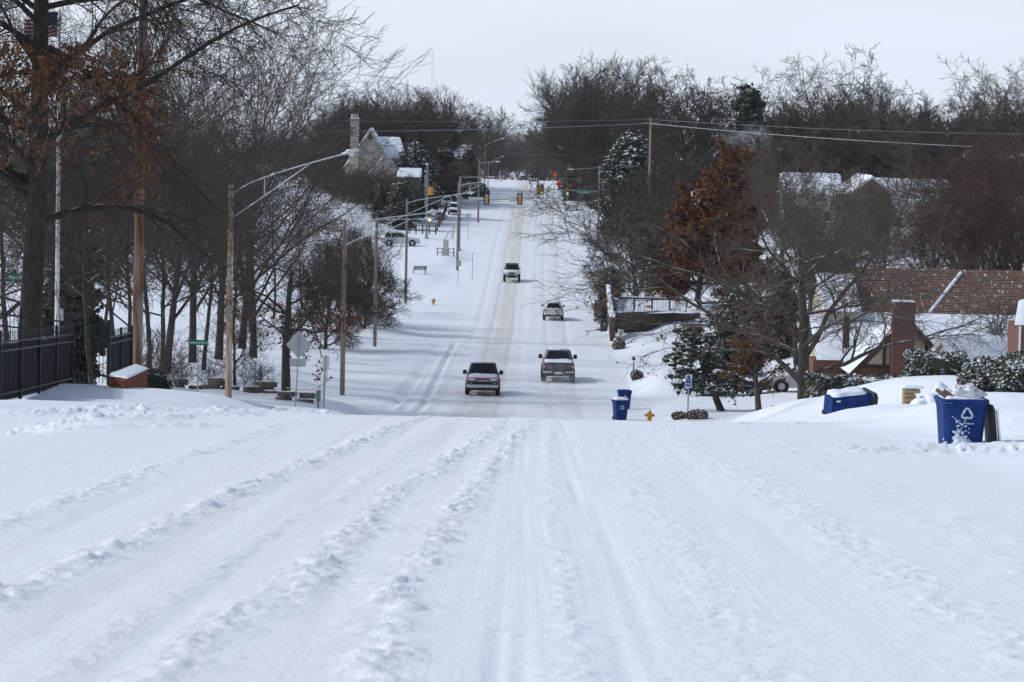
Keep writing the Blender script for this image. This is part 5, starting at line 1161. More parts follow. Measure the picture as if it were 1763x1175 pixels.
# lantern post, mailbox pier
pos = at(1091, 629, 186, .05); e = thing('lamp_post', 'black garden lantern on a short post beside the drive', 'lamp post', pos)
MB().tube([(0, 0, -.2), (0, 0, 1.15)], .04, 8).build('post', M['black'], e); MB().lathe([(.07, 1.15), (.12, 1.42)], 6, caps=False).build('glass', M['lamp_glass'], e); MB().lathe([(.16, 1.42), (.10, 1.52), (.03, 1.60), (.01, 1.68)], 6).build('roof', M['black'], e)
pos = at(1066, 577, 224, .05); e = thing('mailbox', 'white framed mailbox on a rough stone pier by the kerb', 'mailbox', pos)
for k in range(5): MB().box((random.uniform(-.03, .03), 0, .1+k*.17), (.46+random.uniform(-.06, .06), .45, .155), bev=.03).build('stone', M['stone_tan'], e)
MB().box((.12, -.05, 1.12), (.40, .5, .52), bev=.03).build('box', M['white'], e); MB().box((.12, -.31, 1.12), (.28, .02, .40)).build('door', M['steel'], e)
# timber planter and stubs on the right
pos = at(1368, 708, 135, .1); e = thing('timber_planter', 'square planter of grey railway sleepers at the foot of the yard tree', 'planter', pos, .15)
for k in range(2):
    for sg, ln in ((-1, 1.9), (1, 1.9)): MB().box((0, sg*.75, .06+k*.19), (ln, .17, .18), bev=.015).build('sleeper', M['wood_grey'], e); MB().box((sg*.87, 0, .06+k*.19), (.17, 1.32, .178), bev=.015).build('sleeper', M['wood_grey'], e)
pos = at(1568, 703, 72, .1); e = thing('stone_pier', 'tan stone pier half buried in a snowdrift behind the tipped bin', 'pier', pos)
for k in range(5):
    MB().box((-.06 if k % 2 else 0, 0, .05+k*.11), (.30 if k % 2 else .42, .4, .10), bev=.02).build('stone', M['stone_tan'], e)
MB().box((0.05, 0, .59), (.5, .46, .06), bev=.02).build('snow_cap', M['snow'], e)
V, Fq = snow_slab(-.25, 1.5, -.9, .2, lambda x, y: -.1, .75, 31, 24, 16, .5); o = link('snow_drift', new_mesh('snow_drift', V, Fq, True, M['snow'])); o.location = (pos[0]+.1, pos[1]-.1, pos[2]+.1); tag(o, 'heap of drifted snow against the tan stone pier', 'snow drift')
# mounds by the big bin are part of the ground
# ------------- retaining wall with garden fence
def stone_run(label, a, b, h, name='retaining_wall', seed=0, mk='stone_wall', course=.20, depth=.35):
    rnd = random.Random(seed); A, B = vec(*a), vec(*b); e = thing(name, label, 'wall', tuple(A)); d = B-A; Lh = math.hypot(d[0], d[1]); e.rotation_euler = (0, 0, math.atan2(d[1], d[0]))
    MB().prism([(0, -.6), (Lh, d[2]-.6), (Lh, d[2]+h-.03), (0, h-.03)], .05, depth).build('core', M[mk], e)
    for c in range(int((h+.4)/course)):
        x = -rnd.uniform(0, .4)
        while x < Lh:
            w_ = rnd.uniform(.5, 1.1); x0, x1 = max(0, x), min(Lh, x+w_)
            if x1-x0 > .12:
                t = (x0+x1)/2/Lh; MB().box(((x0+x1)/2, .03+rnd.uniform(-.03, .02), d[2]*t-.4+c*course+course/2), (x1-x0-.025, .16, course-.02), bev=.02).build('stone', M[mk], e)
            x += w_
    V, Fq = snow_slab(0, Lh, -.05, depth+.1, lambda x, y: h+d[2]*x/Lh-.02, .09, seed+40, 24, 5, .06); link('snow_cap', new_mesh('snow_cap', V, Fq, True, M['snow']), e)
    return e
stone_run('dark dry stone retaining wall below the garden fence', (1062, 562, 232), (1196, 556, 244), 1.15, seed=1)
stone_run('side of the stone retaining wall facing the street', (1058, 575, 226), (1051, 515, 250), 1.3, seed=2, course=.24)
stone_run('upper terrace wall inside the garden fence', (1070, 522, 249), (1150, 524, 253), .55, seed=3)
picket_fence('black garden railing stepping along the stone retaining wall', (1060, 541, 233.5), (1182, 536, 243.5), 1.15, 40, (.12, 1.05), False, 5, name='garden_railing', spear=False)
picket_fence('black garden railing on the street side of the terrace', (1057, 542, 230), (1050, 500, 250), 1.2, 22, (.12, 1.05), False, 4, name='garden_railing', spear=False)
picket_fence('black railing along the upper garden terrace', (1052, 500, 252), (1176, 497, 258), 1.2, 40, (.12, 1.05), False, 5, name='garden_railing', spear=False)
gx = vec(1116, 535, 242); e = thing('flower_pot', 'orange clay pot standing in the snow inside the railing', 'pot', tuple(gx)); MB().lathe([(.13, 0), (.20, .36), (.23, .36), (.23, .44), (.19, .44)], 14).build('pot', M['terracotta'], e, True); MB().lathe([(.18, .42), (.10, .50), (.02, .52)], 12).build('snow_cap', M['snow'], e, True)
gx = vec(1168, 531, 246); e = thing('garden_chair', 'red metal garden chair inside the railing', 'chair', tuple(gx), .4)
for sx in (-.22, .22):
    for sy in (-.22, .22): MB().tube([(sx, sy, 0), (sx, sy, .42)], .018, 6).build('leg', M['red_paint'], e)
MB().box((0, 0, .43), (.5, .5, .04), bev=.01).build('seat', M['red_paint'], e); MB().box((0, .24, .72), (.5, .035, .45), bev=.01).build('backrest', M['red_paint'], e); MB().box((0, 0, .49), (.46, .44, .07), bev=.03).build('snow_cap', M['snow'], e)
o = MB(); g0 = vec(1055, 537, 236); g1 = vec(1190, 530, 247)
xs = np.linspace(g0[0]+.3, g1[0]+.6, 14); ys = np.linspace(0, 1, 6); V = []
for j in ys:
    for x in xs:
        z0 = g0[2]+(g1[2]-g0[2])*(x-g0[0])/(g1[0]-g0[0]); V.append((x, 233.6+.012*0+(x-g0[0])*.9*(1-j)*.9+j*17, z0+.02*math.sin(x*2)+j*.35))
i = np.arange(14*6).reshape(6, 14); tag(link('terrace', new_mesh('terrace', np.array(V), np.stack([i[:-1, :-1], i[:-1, 1:], i[1:, 1:], i[1:, :-1]], -1).reshape(-1, 4), True, M['snow'])), kind='structure')
# ---------------------------------------------------------------- signals at the crossing
def head(e, c, back, n=3, green=True, side=False, m_h=None):
    """signal head centred at local c"""
    h = .36*n
    hd = MB().box((c[0], c[1], c[2]), (.36, .22, h), bev=.04).build('signal_head', M['sig_tan'] if back else M['signal_yellow'], e)
    sg = 1 if back else -1
    if not side:
        MB().box((c[0], c[1]+(.13 if not back else -.0)+(.0), c[2]), (.66, .015, h+.30), bev=.005).build('backplate', M['black'], hd)
    if back:
        for k in range(n-1): MB().box((c[0], c[1]-.125, c[2]+(k-(n-2)/2)*.36), (.37, .02, .03), bev=.004).build('joint', M['plastic'], hd)
    for k in range(n):
        z = c[2]+h/2-.18-k*.36
        if side: MB().lathe([(.15, 0), (.15, .25)], 12, c=(c[0]+.18, c[1], z), axis='x').build('visor', M['signal_yellow'], hd, True)
        elif not back:
            on = green and k == n-1
            MB().lathe([(.145, -.005), (.145, 0)], 16, c=(c[0], c[1]-.115, z), axis='y').build('lens', M['green_on'] if on else M['plastic'], hd)
            MB().lathe([(.16, 0), (.16, -.20)], 14, c=(c[0], c[1]-.11, z), axis='y', caps=False).build('visor', M['plastic'], hd, True) if False else MB().tube([(c[0]-.16, c[1]-.25, z-.02), (c[0]-.12, c[1]-.25, z+.12), (c[0], c[1]-.25, z+.17), (c[0]+.12, c[1]-.25, z+.12), (c[0]+.16, c[1]-.25, z-.02)], .014, 5).build('visor', M['plastic'], hd, True)
    return hd
def mast(label, base, D, top_py, arm_end, arm_py, group=None):
    pos = at(*base, D, .05); e = thing('traffic_signal', label, 'traffic light', pos)
    H = float(P(base[0], top_py, D)[2])-pos[2]; MB().tube([(0, 0, -.2), (0, 0, H)], [.16, .10], 12).build('pole', M['steel_dark'], e, True); MB().lathe([(.30, -.1), (.30, .25), (.18, .3)], 12).build('base', M['steel'], e)
    if arm_end is not None:
        a = vec(arm_end[0], arm_end[1], D)-np.array(pos); z0 = float(P(base[0], arm_py, D)[2])-pos[2]
        MB().tube([(0, 0, z0), (a[0], 0, a[2])], [.11, .06], 10).build('mast_arm', M['steel_dark'], e, True)
    return e, pos, H
def loc(px, py, D, pos): q = vec(px, py, D)-np.array(pos); return q
e, pos, H = mast('signal mast at the crossing with two heads seen from behind', (790, 432), 346, 304, (900, 343), 344)
for px in (838, 895):
    c = loc(px, 343, 346, pos); head(e, (c[0], -.14, c[2]), True)
c = loc(882, 342, 346, pos); MB().box((c[0], -.10, c[2]), (.78, .02, .68), bev=.005).build('sign_back', M['sign_back'], e)
c = loc(820, 342, 346, pos); MB().box((c[0], -.13, c[2]), (1.85, .02, .34), bev=.005).build('name_sign_back', M['sign_back'], e)
for z in (3.9, 4.3): MB().box((.0, -.16, z), (.34, .2, .34), bev=.03).build('pedestrian_signal', M['black'], e) if z < 4 else None
a = loc(848, 305, 346, pos); MB().tube([(0, 0, H-.1), (a[0]-.4, 0, a[2])], .04, 7).build('lamp_arm', M['steel'], e); MB().box((a[0]-.1, 0, a[2]), (.75, .3, .14), bev=.05).build('luminaire', M['alu'], e)
e, pos, H = mast('tall signal pole with a yellow housed head beside the split rail fence', (734, 412), 370, 284, (752, 329), 330)
c = loc(740, 329, 370, pos); head(e, (c[0], -.1, c[2]), False, side=True)
MB().lathe([(.18, 0), (.22, .12), (.1, .22)], 10, c=(-.1, 0, H)).build('luminaire', M['alu'], e, True)
e, pos, H = mast('signal mast facing the street with green lights, its pole in the trees', (1030, 400), 374, 285, (920, 325), 330)
c = loc(977, 329, 374, pos); head(e, (c[0], -.2, c[2]), False)
c = loc(930, 327, 374, pos)
MB().box((c[0], -.06, c[2]), (.98, .02, 1.34), bev=.005).build('cluster_backplate', M['black'], e)
for dx, dz, on in [(0, .40, 0), (-.22, 0, 0), (.22, 0, 0), (-.22, -.40, 0), (.22, -.40, 1)]:
    h_ = MB().box((c[0]+dx, -.16, c[2]+dz), (.36, .2, .36), bev=.04).build('signal_section', M['signal_yellow'], e); MB().lathe([(.14, -.005), (.14, 0)], 14, c=(c[0]+dx, -.268, c[2]+dz), axis='y').build('lens', M['green_on'] if on else M['plastic'], h_)
c = loc(945.5, 328, 374, pos); pl_ = MB().box((c[0], -.12, c[2]), (.72, .015, .82), bev=.005).build('turn_sign', M['white'], e); MB().lathe([(.12, -.004), (.12, 0)], 14, c=(c[0], -.131, c[2]-.22), axis='y').build('green_dot', M['green_sign'], pl_)
for k, wd in enumerate((.42, .50, .36)): MB().box((c[0], -.131, c[2]+.28-k*.13), (wd, .006, .045)).build('lettering', M['plastic'], pl_)
c = loc(1005, 331, 374, pos); pl_ = MB().box((c[0], -.12, c[2]), (1.75, .015, .46), bev=.005).build('name_sign', M['green_sign'], e); text_mesh('lettering', 'E 21st Street', .27, M['white'], pl_, (c[0], -.132, c[2]), RX, .002)
a = loc(1000, 292, 374, pos); MB().tube([(0, 0, H-.3), (a[0]-1.0, 0, a[2])], .035, 6).build('lamp_arm', M['steel'], e); MB().box((a[0]-1.3, 0, a[2]), (.7, .3, .14), bev=.05).build('luminaire', M['alu'], e)
# orange and yellow signs past the crossing
for px, py, D, top, lab, rot in [(962, 347, 470, 311, 'orange diamond roadworks sign facing the traffic past the crossing', 0), (954, 326, 520, 296, 'orange diamond roadworks sign turned partly edge on behind the other', .9)]:
    e, H, p = post_sign('roadworks_sign', lab, (px, py), D, top, .05); e.rotation_euler = (0, 0, rot); s_ = 1.55
    plate(e, 'diamond_plate', s_*.80, s_*.80, H-s_*.36, 'orange_sign', y=-.06, diamond=True)
    if rot == 0:
        for k, wd in enumerate((.3, .5, .3)): MB().box((0, -.068, H-s_*.36+.16-.16*k), (wd, .004, .06)).build('lettering', M['plastic'], e)
e, H, p = post_sign('junction_sign', 'yellow diamond crossroads sign with a small plate below', (998, 345), 480, 297, .05)
plate(e, 'diamond_plate', 1.08, 1.08, H-.5, 'yellow_sign', y=-.06, diamond=True); MB().box((0, -.07, H-.5), (.10, .006, .5)).box((0, -.0712, H-.5), (.5, .006, .10)).build('cross_symbol', M['plastic'], e); plate(e, 'lower_plate', .5, .4, H-1.35, 'yellow_sign', y=-.06)
e, H, p = post_sign('street_name_sign', 'small green street name sign right of the yellow crossroads sign', (1004, 350), 478, 312, .04); plate(e, 'name_plate', .8, .25, H-.2, 'green_sign', y=-.06)
e, H, p = post_sign('street_name_sign', 'small green sign on the far brow beside the dark SUV', (933, 320), 640, 309, .05); plate(e, 'name_plate', 1.1, .35, H-.2, 'green_sign', y=-.06)
for px, lab in [(882, 'far signal head left of its neighbour past the brow'), (905.5, 'far signal head showing beside the dark SUV past the brow'), (868, 'far signal head farthest from the dark SUV past the brow')]:
    p = vec(px, 309, 760); e = thing('traffic_signal', lab, 'traffic light', (p[0], p[1], gz(p[0], 760))); hh = p[2]-gz(p[0], 760)
    MB().tube([(0, 0, 0), (0, 0, hh)], .08, 6).build('pole', M['steel_dark'], e); head(e, (0, -.2, hh), False, green=px > 900)
# small posts on the left verge
e, H, p = post_sign('verge_sign', 'small white sign seen from behind in front of the crossing lamp pole', (788, 494), 303, 448, .03, lean=.02); plate(e, 'sign_plate', .52, .60, H-.35, 'sign_back', y=.05, x=.06); MB().box((.06, -.02, H-.2), (.36, .03, .05)).build('bracket', M['steel_dark'], e)
e, H, p = post_sign('verge_post', 'thin signpost standing alone on the verge near the kerb', (813, 476), 312, 434, .035); plate(e, 'sign_plate', .10, .62, H-.33, 'white', y=-.05)
e, H, p = post_sign('marker_post', 'short pale marker post with an orange band', (780, 410), 368, 384, .06); MB().lathe([(.075, H*.38), (.075, H*.5)], 8).build('orange_band', M['signal_yellow'], e)
e, H, p = post_sign('verge_sign', 'pale square sign back on the verge past the crossing', (806, 405), 370, 368, .035); plate(e, 'sign_plate', .75, .62, H-.3, 'offwhite', y=.05)
# bench
pos = at(722, 472, 314, .03); e = thing('park_bench', 'black slatted park bench standing in the snow', 'bench', pos, math.radians(200))
for k in range(4): MB().box((0, -.18+k*.12, .44), (1.5, .09, .03)).build('seat_slat', M['black'], e)
for k in range(3): MB().box((0, .25+.02*k, .58+k*.13), (1.5, .03, .09)).build('back_slat', M['black'], e)
for sx in (-.68, .68):
    MB().box((sx, -.2, .21), (.05, .05, .44)).build('leg', M['black'], e); MB().box((sx, .22, .42), (.05, .05, .86)).build('leg', M['black'], e); MB().box((sx, 0, .62), (.05, .48, .04)).build('armrest', M['black'], e)
MB().box((0, 0, .48), (1.46, .44, .05), bev=.02).build('snow_cap', M['snow'], e)
# monument with rails
pos = at(767, 441, 337, .05); e = thing('stone_monument', 'upright granite marker stone between black railings', 'monument', pos)
MB().box((0, 0, .95), (.66, .28, 1.95), bev=.06).build('stone', M['granite'], e); MB().box((0, -.15, 1.2), (.48, .02, .8)).build('inscription_panel', M['sign_back'], e)
for sg in (-1, 1):
    for x in (.38, .95, 1.0): MB().box((sg*x, -.1 if x != 1.0 else .4, .45), (.06, .06, .92)).build('rail_post', M['black'], e)
    for z in (.40, .85): MB().box((sg*.66, -.1, z), (.62, .05, .06)).build('rail', M['black'], e)
# split rail fence
def rail_fence(label, pts, n):
    A = vec(*pts[0]); e = thing('rail_fence', label, 'fence', tuple(A))
    for (a, b) in zip(pts[:-1], pts[1:]):
        p, q = vec(*a)-A, vec(*b)-A
        for i in range(n+1):
            c = p+(q-p)*i/n; MB().box((c[0], c[1], c[2]+.45), (.16, .16, 1.25)).build('post', M['timber'], e)
        for z in (.30, .85): MB().tube([p+np.array([0, 0, z]), q+np.array([0, 0, z])], .06, 6).build('rail', M['timber'], e)
rail_fence('dark split rail fence turning the corner by the cross street', [(705, 400, 372), (750, 402, 372), (763, 377, 405), (769, 358, 420)], 4)
rail_fence('dark rail fence in front of the pale parked car', [(738, 358, 412), (769, 364, 412)], 2)
# ---------------------------------------------------------------- houses
tile = bpy.data.materials.new('clay_tile'); tile.use_nodes = True; t = tile.node_tree; bs = t.nodes['Principled BSDF']; bs.inputs['Roughness'].default_value = .85
tc = t.nodes.new('ShaderNodeTexCoord'); br = t.nodes.new('ShaderNodeTexBrick'); br.inputs['Scale'].default_value = 2.4; br.inputs['Brick Width'].default_value = .5; br.inputs['Row Height'].default_value = .42; br.inputs['Mortar Size'].default_value = .035
br.inputs['Color1'].default_value = (.215, .125, .088, 1); br.inputs['Color2'].default_value = (.12, .07, .052, 1); br.inputs['Mortar'].default_value = (.05, .03, .025, 1)
t.links.new(tc.outputs['UV'], br.inputs[0])
mpn = t.nodes.new('ShaderNodeMapping'); mpn.inputs['Scale'].default_value = (9.5, 1.5, 1); t.links.new(tc.outputs['UV'], mpn.inputs[0])
nz = t.nodes.new('ShaderNodeTexNoise'); nz.inputs['Scale'].default_value = 1.0; nz.inputs['Detail'].default_value = 3; t.links.new(mpn.outputs[0], nz.inputs[0])
mr = t.nodes.new('ShaderNodeMapRange'); mr.inputs[1].default_value = .61; mr.inputs[2].default_value = .70; t.links.new(nz.outputs[0], mr.inputs[0])
mx = t.nodes.new('ShaderNodeMix'); mx.data_type = 'RGBA'; mx.inputs[7].default_value = (.8, .83, .88, 1); t.links.new(br.outputs[0], mx.inputs[6]); t.links.new(mr.outputs[0], mx.inputs[0]); t.links.new(mx.outputs[2], bs.inputs['Base Color'])
def tiled_slope(name, a, b, c, d, parent, material, row=.32, th=.035):
    """quad a-b (eave) to d-c (ridge): stepped courses of tiles in one mesh"""
    a, b, c, d = [np.array(q, float) for q in (a, b, c, d)]; Ls = np.linalg.norm(d-a); n = max(2, int(Ls/row)); N = np.cross(b-a, d-a); N /= np.linalg.norm(N)
    if N[2] < 0: N = -N
    V, Fs, UV = [], [], []
    for i in range(n):
        t0, t1 = i/n, (i+1)/n; p0, p1, p2, p3 = a+(d-a)*t0, b+(c-b)*t0, b+(c-b)*t1, a+(d-a)*t1; k = len(V)
        V += [p0+N*th, p1+N*th, p2+N*.004, p3+N*.004, p0, p1]; Fs += [(k, k+1, k+2, k+3), (k+4, k+5, k+1, k)]
    me = new_mesh(name, np.array(V), Fs, False, material)
    uv = me.uv_layers.new(name='UVMap'); e1 = (b-a)/np.linalg.norm(b-a); e2 = (d-a)/Ls
    for lp in me.loops:
        q = np.array(me.vertices[lp.vertex_index].co)-a; uv.data[lp.index].uv = (float(q@e1), float(q@e2))
    return link(name, me, parent)
def snow_roof(name, a, b, c, d, parent, th=.12, seed=0):
    a, b, c, d = [np.array(q, float) for q in (a, b, c, d)]; nx, ny = 16, 10; V = []
    for j in range(ny):
        for i in range(nx):
            s, t_ = i/(nx-1), j/(ny-1); p = (a*(1-s)+b*s)*(1-t_)+(d*(1-s)+c*s)*t_; k = 0 if i in (0, nx-1) or j == 0 else 1
            V.append(p+np.array([0, 0, th*k*(.7+.6*float(vnoise(np.array(s*9+seed), np.array(t_*6.0), 5)))+.01]))
    i = np.arange(nx*ny).reshape(ny, nx); return link(name, new_mesh(name, np.array(V), np.stack([i[:-1, :-1], i[:-1, 1:], i[1:, 1:], i[1:, :-1]], -1).reshape(-1, 4), True, M['snow']), parent)
# --- tudor house on the right
O = vec(1555, 640, 156); e = thing('tudor_house', 'half timbered house with a snow flecked red tile roof and brick chimney', 'house', (O[0], 156, O[2]))
def hl(px, py, D): return vec(px, py, D)-np.array([O[0], 156, O[2]])
zr = hl(1560, 463, 170)[2]; ze = hl(1560, 540, 165)[2]; xl = hl(1466, 460, 170)[0]; xr = xl+17
tiled_slope('roof', (xl, 9, ze), (xr, 9, ze), (xr, 14.2, zr), (xl, 14.2, zr), e, tile)
tiled_slope('roof', (xr, 19.4, ze), (xl, 19.4, ze), (xl, 14.2, zr), (xr, 14.2, zr), e, tile)
MB().prism([(9.3, -2), (19.1, -2), (19.1, ze-.02), (14.2, zr-.08), (9.3, ze-.02)], xl+.25, xr-.25, 'yz').build('wall', M['brickwork'], e)
snow_roof('snow_on_lower_roof', (xl-1.6, 2.2, ze-2.35), (xr+1.5, 2.2, ze-2.35), (xr+.8, 9.1, ze-.05), (xl-1.2, 9.1, ze-.05), e, .10, 3)
MB().prism([(2.4, -2), (9.2, -2), (9.2, ze-.15), (2.4, ze-2.45)], xl-1.1, xr+.9, 'yz').build('lower_wall', M['brickwork'], e)
# cross gable further right
gxa = hl(1655, 468, 169.5)[0]
MB().tube([(hl(1600, 538, 165)[0], 9.1, ze+.03), (gxa, 13.7, zr-.17)], .11, 6).build('valley_snow', M['snow'], e, True)
MB().box((gxa+3.2, 8.9, ze-.12), (9.4, .12, .14)).build('gutter', M['offwhite'], e)
# timbered front gable
ax, az = 0.0, hl(1555, 545, 155)[2]; hw = 2.75; fz = az-2.85
MB().prism([(ax-hw+.25, fz), (ax+hw-.25, fz), (ax, az-.25)], -.6, -.45).build('gable_wall', M['cream'], e)
MB().box((ax, 1.0, fz-1.0), (2*hw-.3, 2.9, 2.0)).build('front_wall', M['brickwork'], e)
for sg in (-1, 1):
    snow_roof('snow_on_gable', (ax+sg*(hw+.35), -1.0, fz-.36), (ax+sg*(hw+.35), 4.2, fz-.36), (ax, 4.2, az), (ax, -1.0, az), e, .10, 5+sg)
    MB().loft([[(ax+sg*(hw+.36), y, fz-.36), (ax, y, az+.0), (ax, y, az-.42), (ax+sg*(hw+.36), y, fz-.78)] for y in (-1.12, -1.0)]).build('bargeboard', M['timber'], e)
    MB().loft([[(ax+sg*(hw+.33), y, fz-.39), (ax, y, az-.02), (ax, y, az-.14), (ax+sg*(hw+.25), y, fz-.44)] for y in (-.85, 4.1)]).build('roof_deck', M['timber'], e)
    MB().box((ax+sg*1.15, -.63, fz+.72), (.16, .06, 1.44)).build('timber_stud', M['timber'], e)
MB().box((ax, -.63, fz+.05), (2*hw-.6, .08, .18)).build('timber_beam', M['timber'], e)
cxp = hl(1554, 600, 154.6)[0]; ct = hl(1554, 521, 154.6)[2]
MB().box((cxp, -1.15, ct/2-1.1), (1.18, .9, ct+2.2)).build('chimney', M['brickwork'], e); MB().box((cxp, -1.15, ct-.08), (1.26, .98, .16)).build('chimney_cap', M['brickwork'], e); MB().box((cxp, -1.15, ct+.05), (1.2, .92, .10), bev=.04).build('chimney_snow', M['snow'], e)
# wing on the left of the house
wx0, wx1 = hl(1405, 520, 170)[0], hl(1462, 520, 170)[0]
MB().prism([(8, -2), (16, -2), (16, ze+.3), (12, ze+1.9), (8, ze+.3)], wx0, wx1, 'yz').build('wing_wall', M['cream'], e)
snow_roof('snow_on_wing', (wx0-.3, 7.6, ze+.1), (wx1, 7.6, ze+.1), (wx1, 12, ze+2.0), (wx0-.3, 12, ze+2.0), e, .1, 8)
snow_roof('snow_on_porch', (hl(1405, 600, 160)[0], 3.5, ze-2.4), (hl(1480, 600, 160)[0], 3.5, ze-2.4), (hl(1480, 600, 160)[0], 8.4, ze-.2), (hl(1405, 600, 160)[0], 8.4, ze-.2), e, .1, 9)
MB().box((hl(1440, 600, 160)[0], 5, ze-3.4), (2.6, 2.6, 2.0)).build('porch_wall', M['brickwork'], e)
MB().box((hl(1458, 560, 160)[0], 4.2, ze-1.2), (.35, .35, 2.4)).build('downpipe_post', M['timber'], e)
# --- garage with a snowy roof
O2 = vec(1680, 640, 140); e = thing('garage', 'low garage with a smooth snow covered roof beside the tudor house', 'garage', (O2[0], 140, O2[2]))
def h2(px, py, D): return vec(px, py, D)-np.array([O2[0], 140, O2[2]])
zr2 = h2(1680, 580, 144)[2]; x0, x1 = h2(1622, 580, 144)[0], h2(1622, 580, 144)[0]+5.2
snow_roof('snow_on_roof', (x0-.1, -.2, zr2-1.25), (x1, -.2, zr2-1.25), (x1, 4, zr2), (x0-.1, 4, zr2), e, .09, 11); snow_roof('snow_on_back_slope', (x1, 8.2, zr2-1.25), (x0-.1, 8.2, zr2-1.25), (x0-.1, 4, zr2), (x1, 4, zr2), e, .09, 12)
MB().prism([(0, -2.5), (8, -2.5), (8, zr2-1.3), (4, zr2-.1), (0, zr2-1.3)], x0+.15, x1-.15, 'yz').build('wall', M['cream'], e)
for s_ in ((0, 4), (8, 4)): MB().loft([[(x, s_[0]-.2 if s_[0] == 0 else s_[0]+.2, zr2-1.32), (x, 4, zr2-.04), (x, 4, zr2-.26), (x, s_[0]+.1 if s_[0] == 0 else s_[0]-.1, zr2-1.5)] for x in (x0-.08, x0+.06)]).build('bargeboard', M['offwhite'], e)
# brick pier at the right edge
pos = vec(1772, 600, 120); e = thing('brick_house_wing', 'brick wing with a snowy roof at the right of the garage', 'house', (pos[0], 120, pos[2]))
zp = float(P(1760, 560, 120)[2])-pos[2]; MB().box((.75, 1.5, zp/2-.6), (2.3, 3, zp+1.2)).build('wall', M['brickwork'], e)
snow_roof('snow_on_roof', (-.7, -.2, zp), (2.2, -.2, zp), (2.2, 1.8, zp+.9), (-.2, 1.8, zp+.9), e, .08, 14); MB().box((-.42, -.04, zp/2-.3), (.08, .05, zp+.5)).build('downpipe', M['white'], e)
# --- generic snowy roofed houses
def house(label, px, ridge_py, D, w_, dp, rise, wall_m, rz=0.0, eave=2.6, roof='snow', chim=0, gable=False, name='house', cm='pale_stone'):
    x = float(P(px, ridge_py, D)[0]); zr_ = float(P(px, ridge_py, D)[2]); zg = min(gz(x, D), zr_-rise-2.0)
    e = thing(name, label, 'house', (x, D, zg), rz); H = zr_-zg; ze_ = H-rise; hw_ = w_/2; hd = dp/2
    MB().prism([(-hd, -1), (hd, -1), (hd, ze_), (0, H-.12), (-hd, ze_)], -hw_+.3, hw_-.3, 'yz').build('wall', M[wall_m], e)
    for sg in (-1, 1):
        q = [(-hw_, sg*(hd+.4), ze_-.3), (hw_, sg*(hd+.4), ze_-.3), (hw_, 0, H), (-hw_, 0, H)]
        if roof == 'snow': snow_roof('roof_snow', *q, e, .16, int(px))
        else: tiled_slope('roof', *q, e, tile)
        MB().loft([[(xx, sg*(hd+.42), ze_-.34), (xx, 0, H-.03), (xx, 0, H-.25), (xx, sg*(hd+.25), ze_-.42)] for xx in (-hw_-.02, -hw_+.10)]+[]).build('bargeboard', M['offwhite'], e)
        MB().loft([[(xx, sg*(hd+.42), ze_-.34), (xx, 0, H-.03), (xx, 0, H-.25), (xx, sg*(hd+.25), ze_-.42)] for xx in (hw_-.10, hw_+.02)]).build('bargeboard', M['offwhite'], e)
    k = int(w_/2.4)
    for i in range(k):
        xx = -hw_+w_*(i+.5)/k
        if ze_ > 1.6:
            wf = MB().box((xx, -hd-.03, ze_*.55), (1.0, .08, 1.25)).build('window', M['white'], e); MB().box((xx, -hd-.075, ze_*.55), (.82, .02, 1.06)).build('pane', M['glass'], wf)
    for i in range(chim): MB().box((-hw_*.3+i*hw_*.9, 0, H+.4), (.9, .7, 1.6)).box((-hw_*.3+i*hw_*.9, 0, H+1.25), (1.0, .8, .12)).build('chimney', M[cm], e)
    return e
house('house with a red tile roof and two chimneys on the rise', 1368, 258, 395, 8.5, 7, 2.4, 'cream', chim=2, roof='snow')
house('grey gabled house with a snowy roof among the twigs', 1487, 303, 300, 7, 4.2, 1.6, 'wood_grey', rz=math.pi/2+.15)
house('long low house with a snow covered roof below the rise', 1560, 310, 310, 10, 7, 2.0, 'offwhite')
house('snow roofed house behind the tangled grey trees', 1395, 300, 330, 7, 6, 1.9, 'offwhite')
house('snow roofed house at the far right among reddish twigs', 1715, 262, 380, 9, 7, 2.4, 'pale_stone')
house('brown house with a snowy roof on the far right rise', 1585, 270, 400, 9, 7, 2.2, 'wood_grey')
house('low snow roofed shed right of the reddish trees', 1700, 332, 290, 7, 5, 1.4, 'offwhite')
house('low garden house behind the russet oak', 1235, 330, 330, 6, 6, 1.8, 'pale_stone')
# --- gabled white house on the left with tall chimney
O3 = vec(640, 350, 430); x3 = O3[0]; zg3 = gz(x3, 430); e = thing('gabled_house', 'pale stone house with steep snowy gables and a tall chimney', 'house', (x3, 430, zg3))
def h3(px, py, D=430): q = vec(px, py, D); return q[0]-x3, q[2]-zg3
ap = h3(638, 222); fl_ = h3(610, 255); fr = h3(680, 293); zb3 = 0
MB().prism([(ap[0]-3.7, -1), (ap[0]+3.7, -1), (ap[0]+3.7, ap[1]-5.6), (ap[0], ap[1]-.1), (ap[0]-3.7, ap[1]-5.6)], 0, 8).build('wall', M['pale_stone'], e)
for sg in (-1, 1):
    snow_roof('roof_snow', (ap[0]+sg*4.1, -.4, ap[1]-6.1), (ap[0]+sg*4.1, 8.4, ap[1]-6.1), (ap[0], 8.4, ap[1]), (ap[0], -.4, ap[1]), e, .15, 20+sg)
    MB().loft([[(ap[0]+sg*4.1, y, ap[1]-6.15), (ap[0], y, ap[1]-.04), (ap[0], y, ap[1]-.35), (ap[0]+sg*3.9, y, ap[1]-6.2)] for y in (-.4, -.2)]).build('bargeboard', M['offwhite'], e)
MB().box((ap[0], -.05, ap[1]-1.3), (.6, .1, .7)).build('attic_window', M['glass'], e)
w2 = h3(665, 270); 
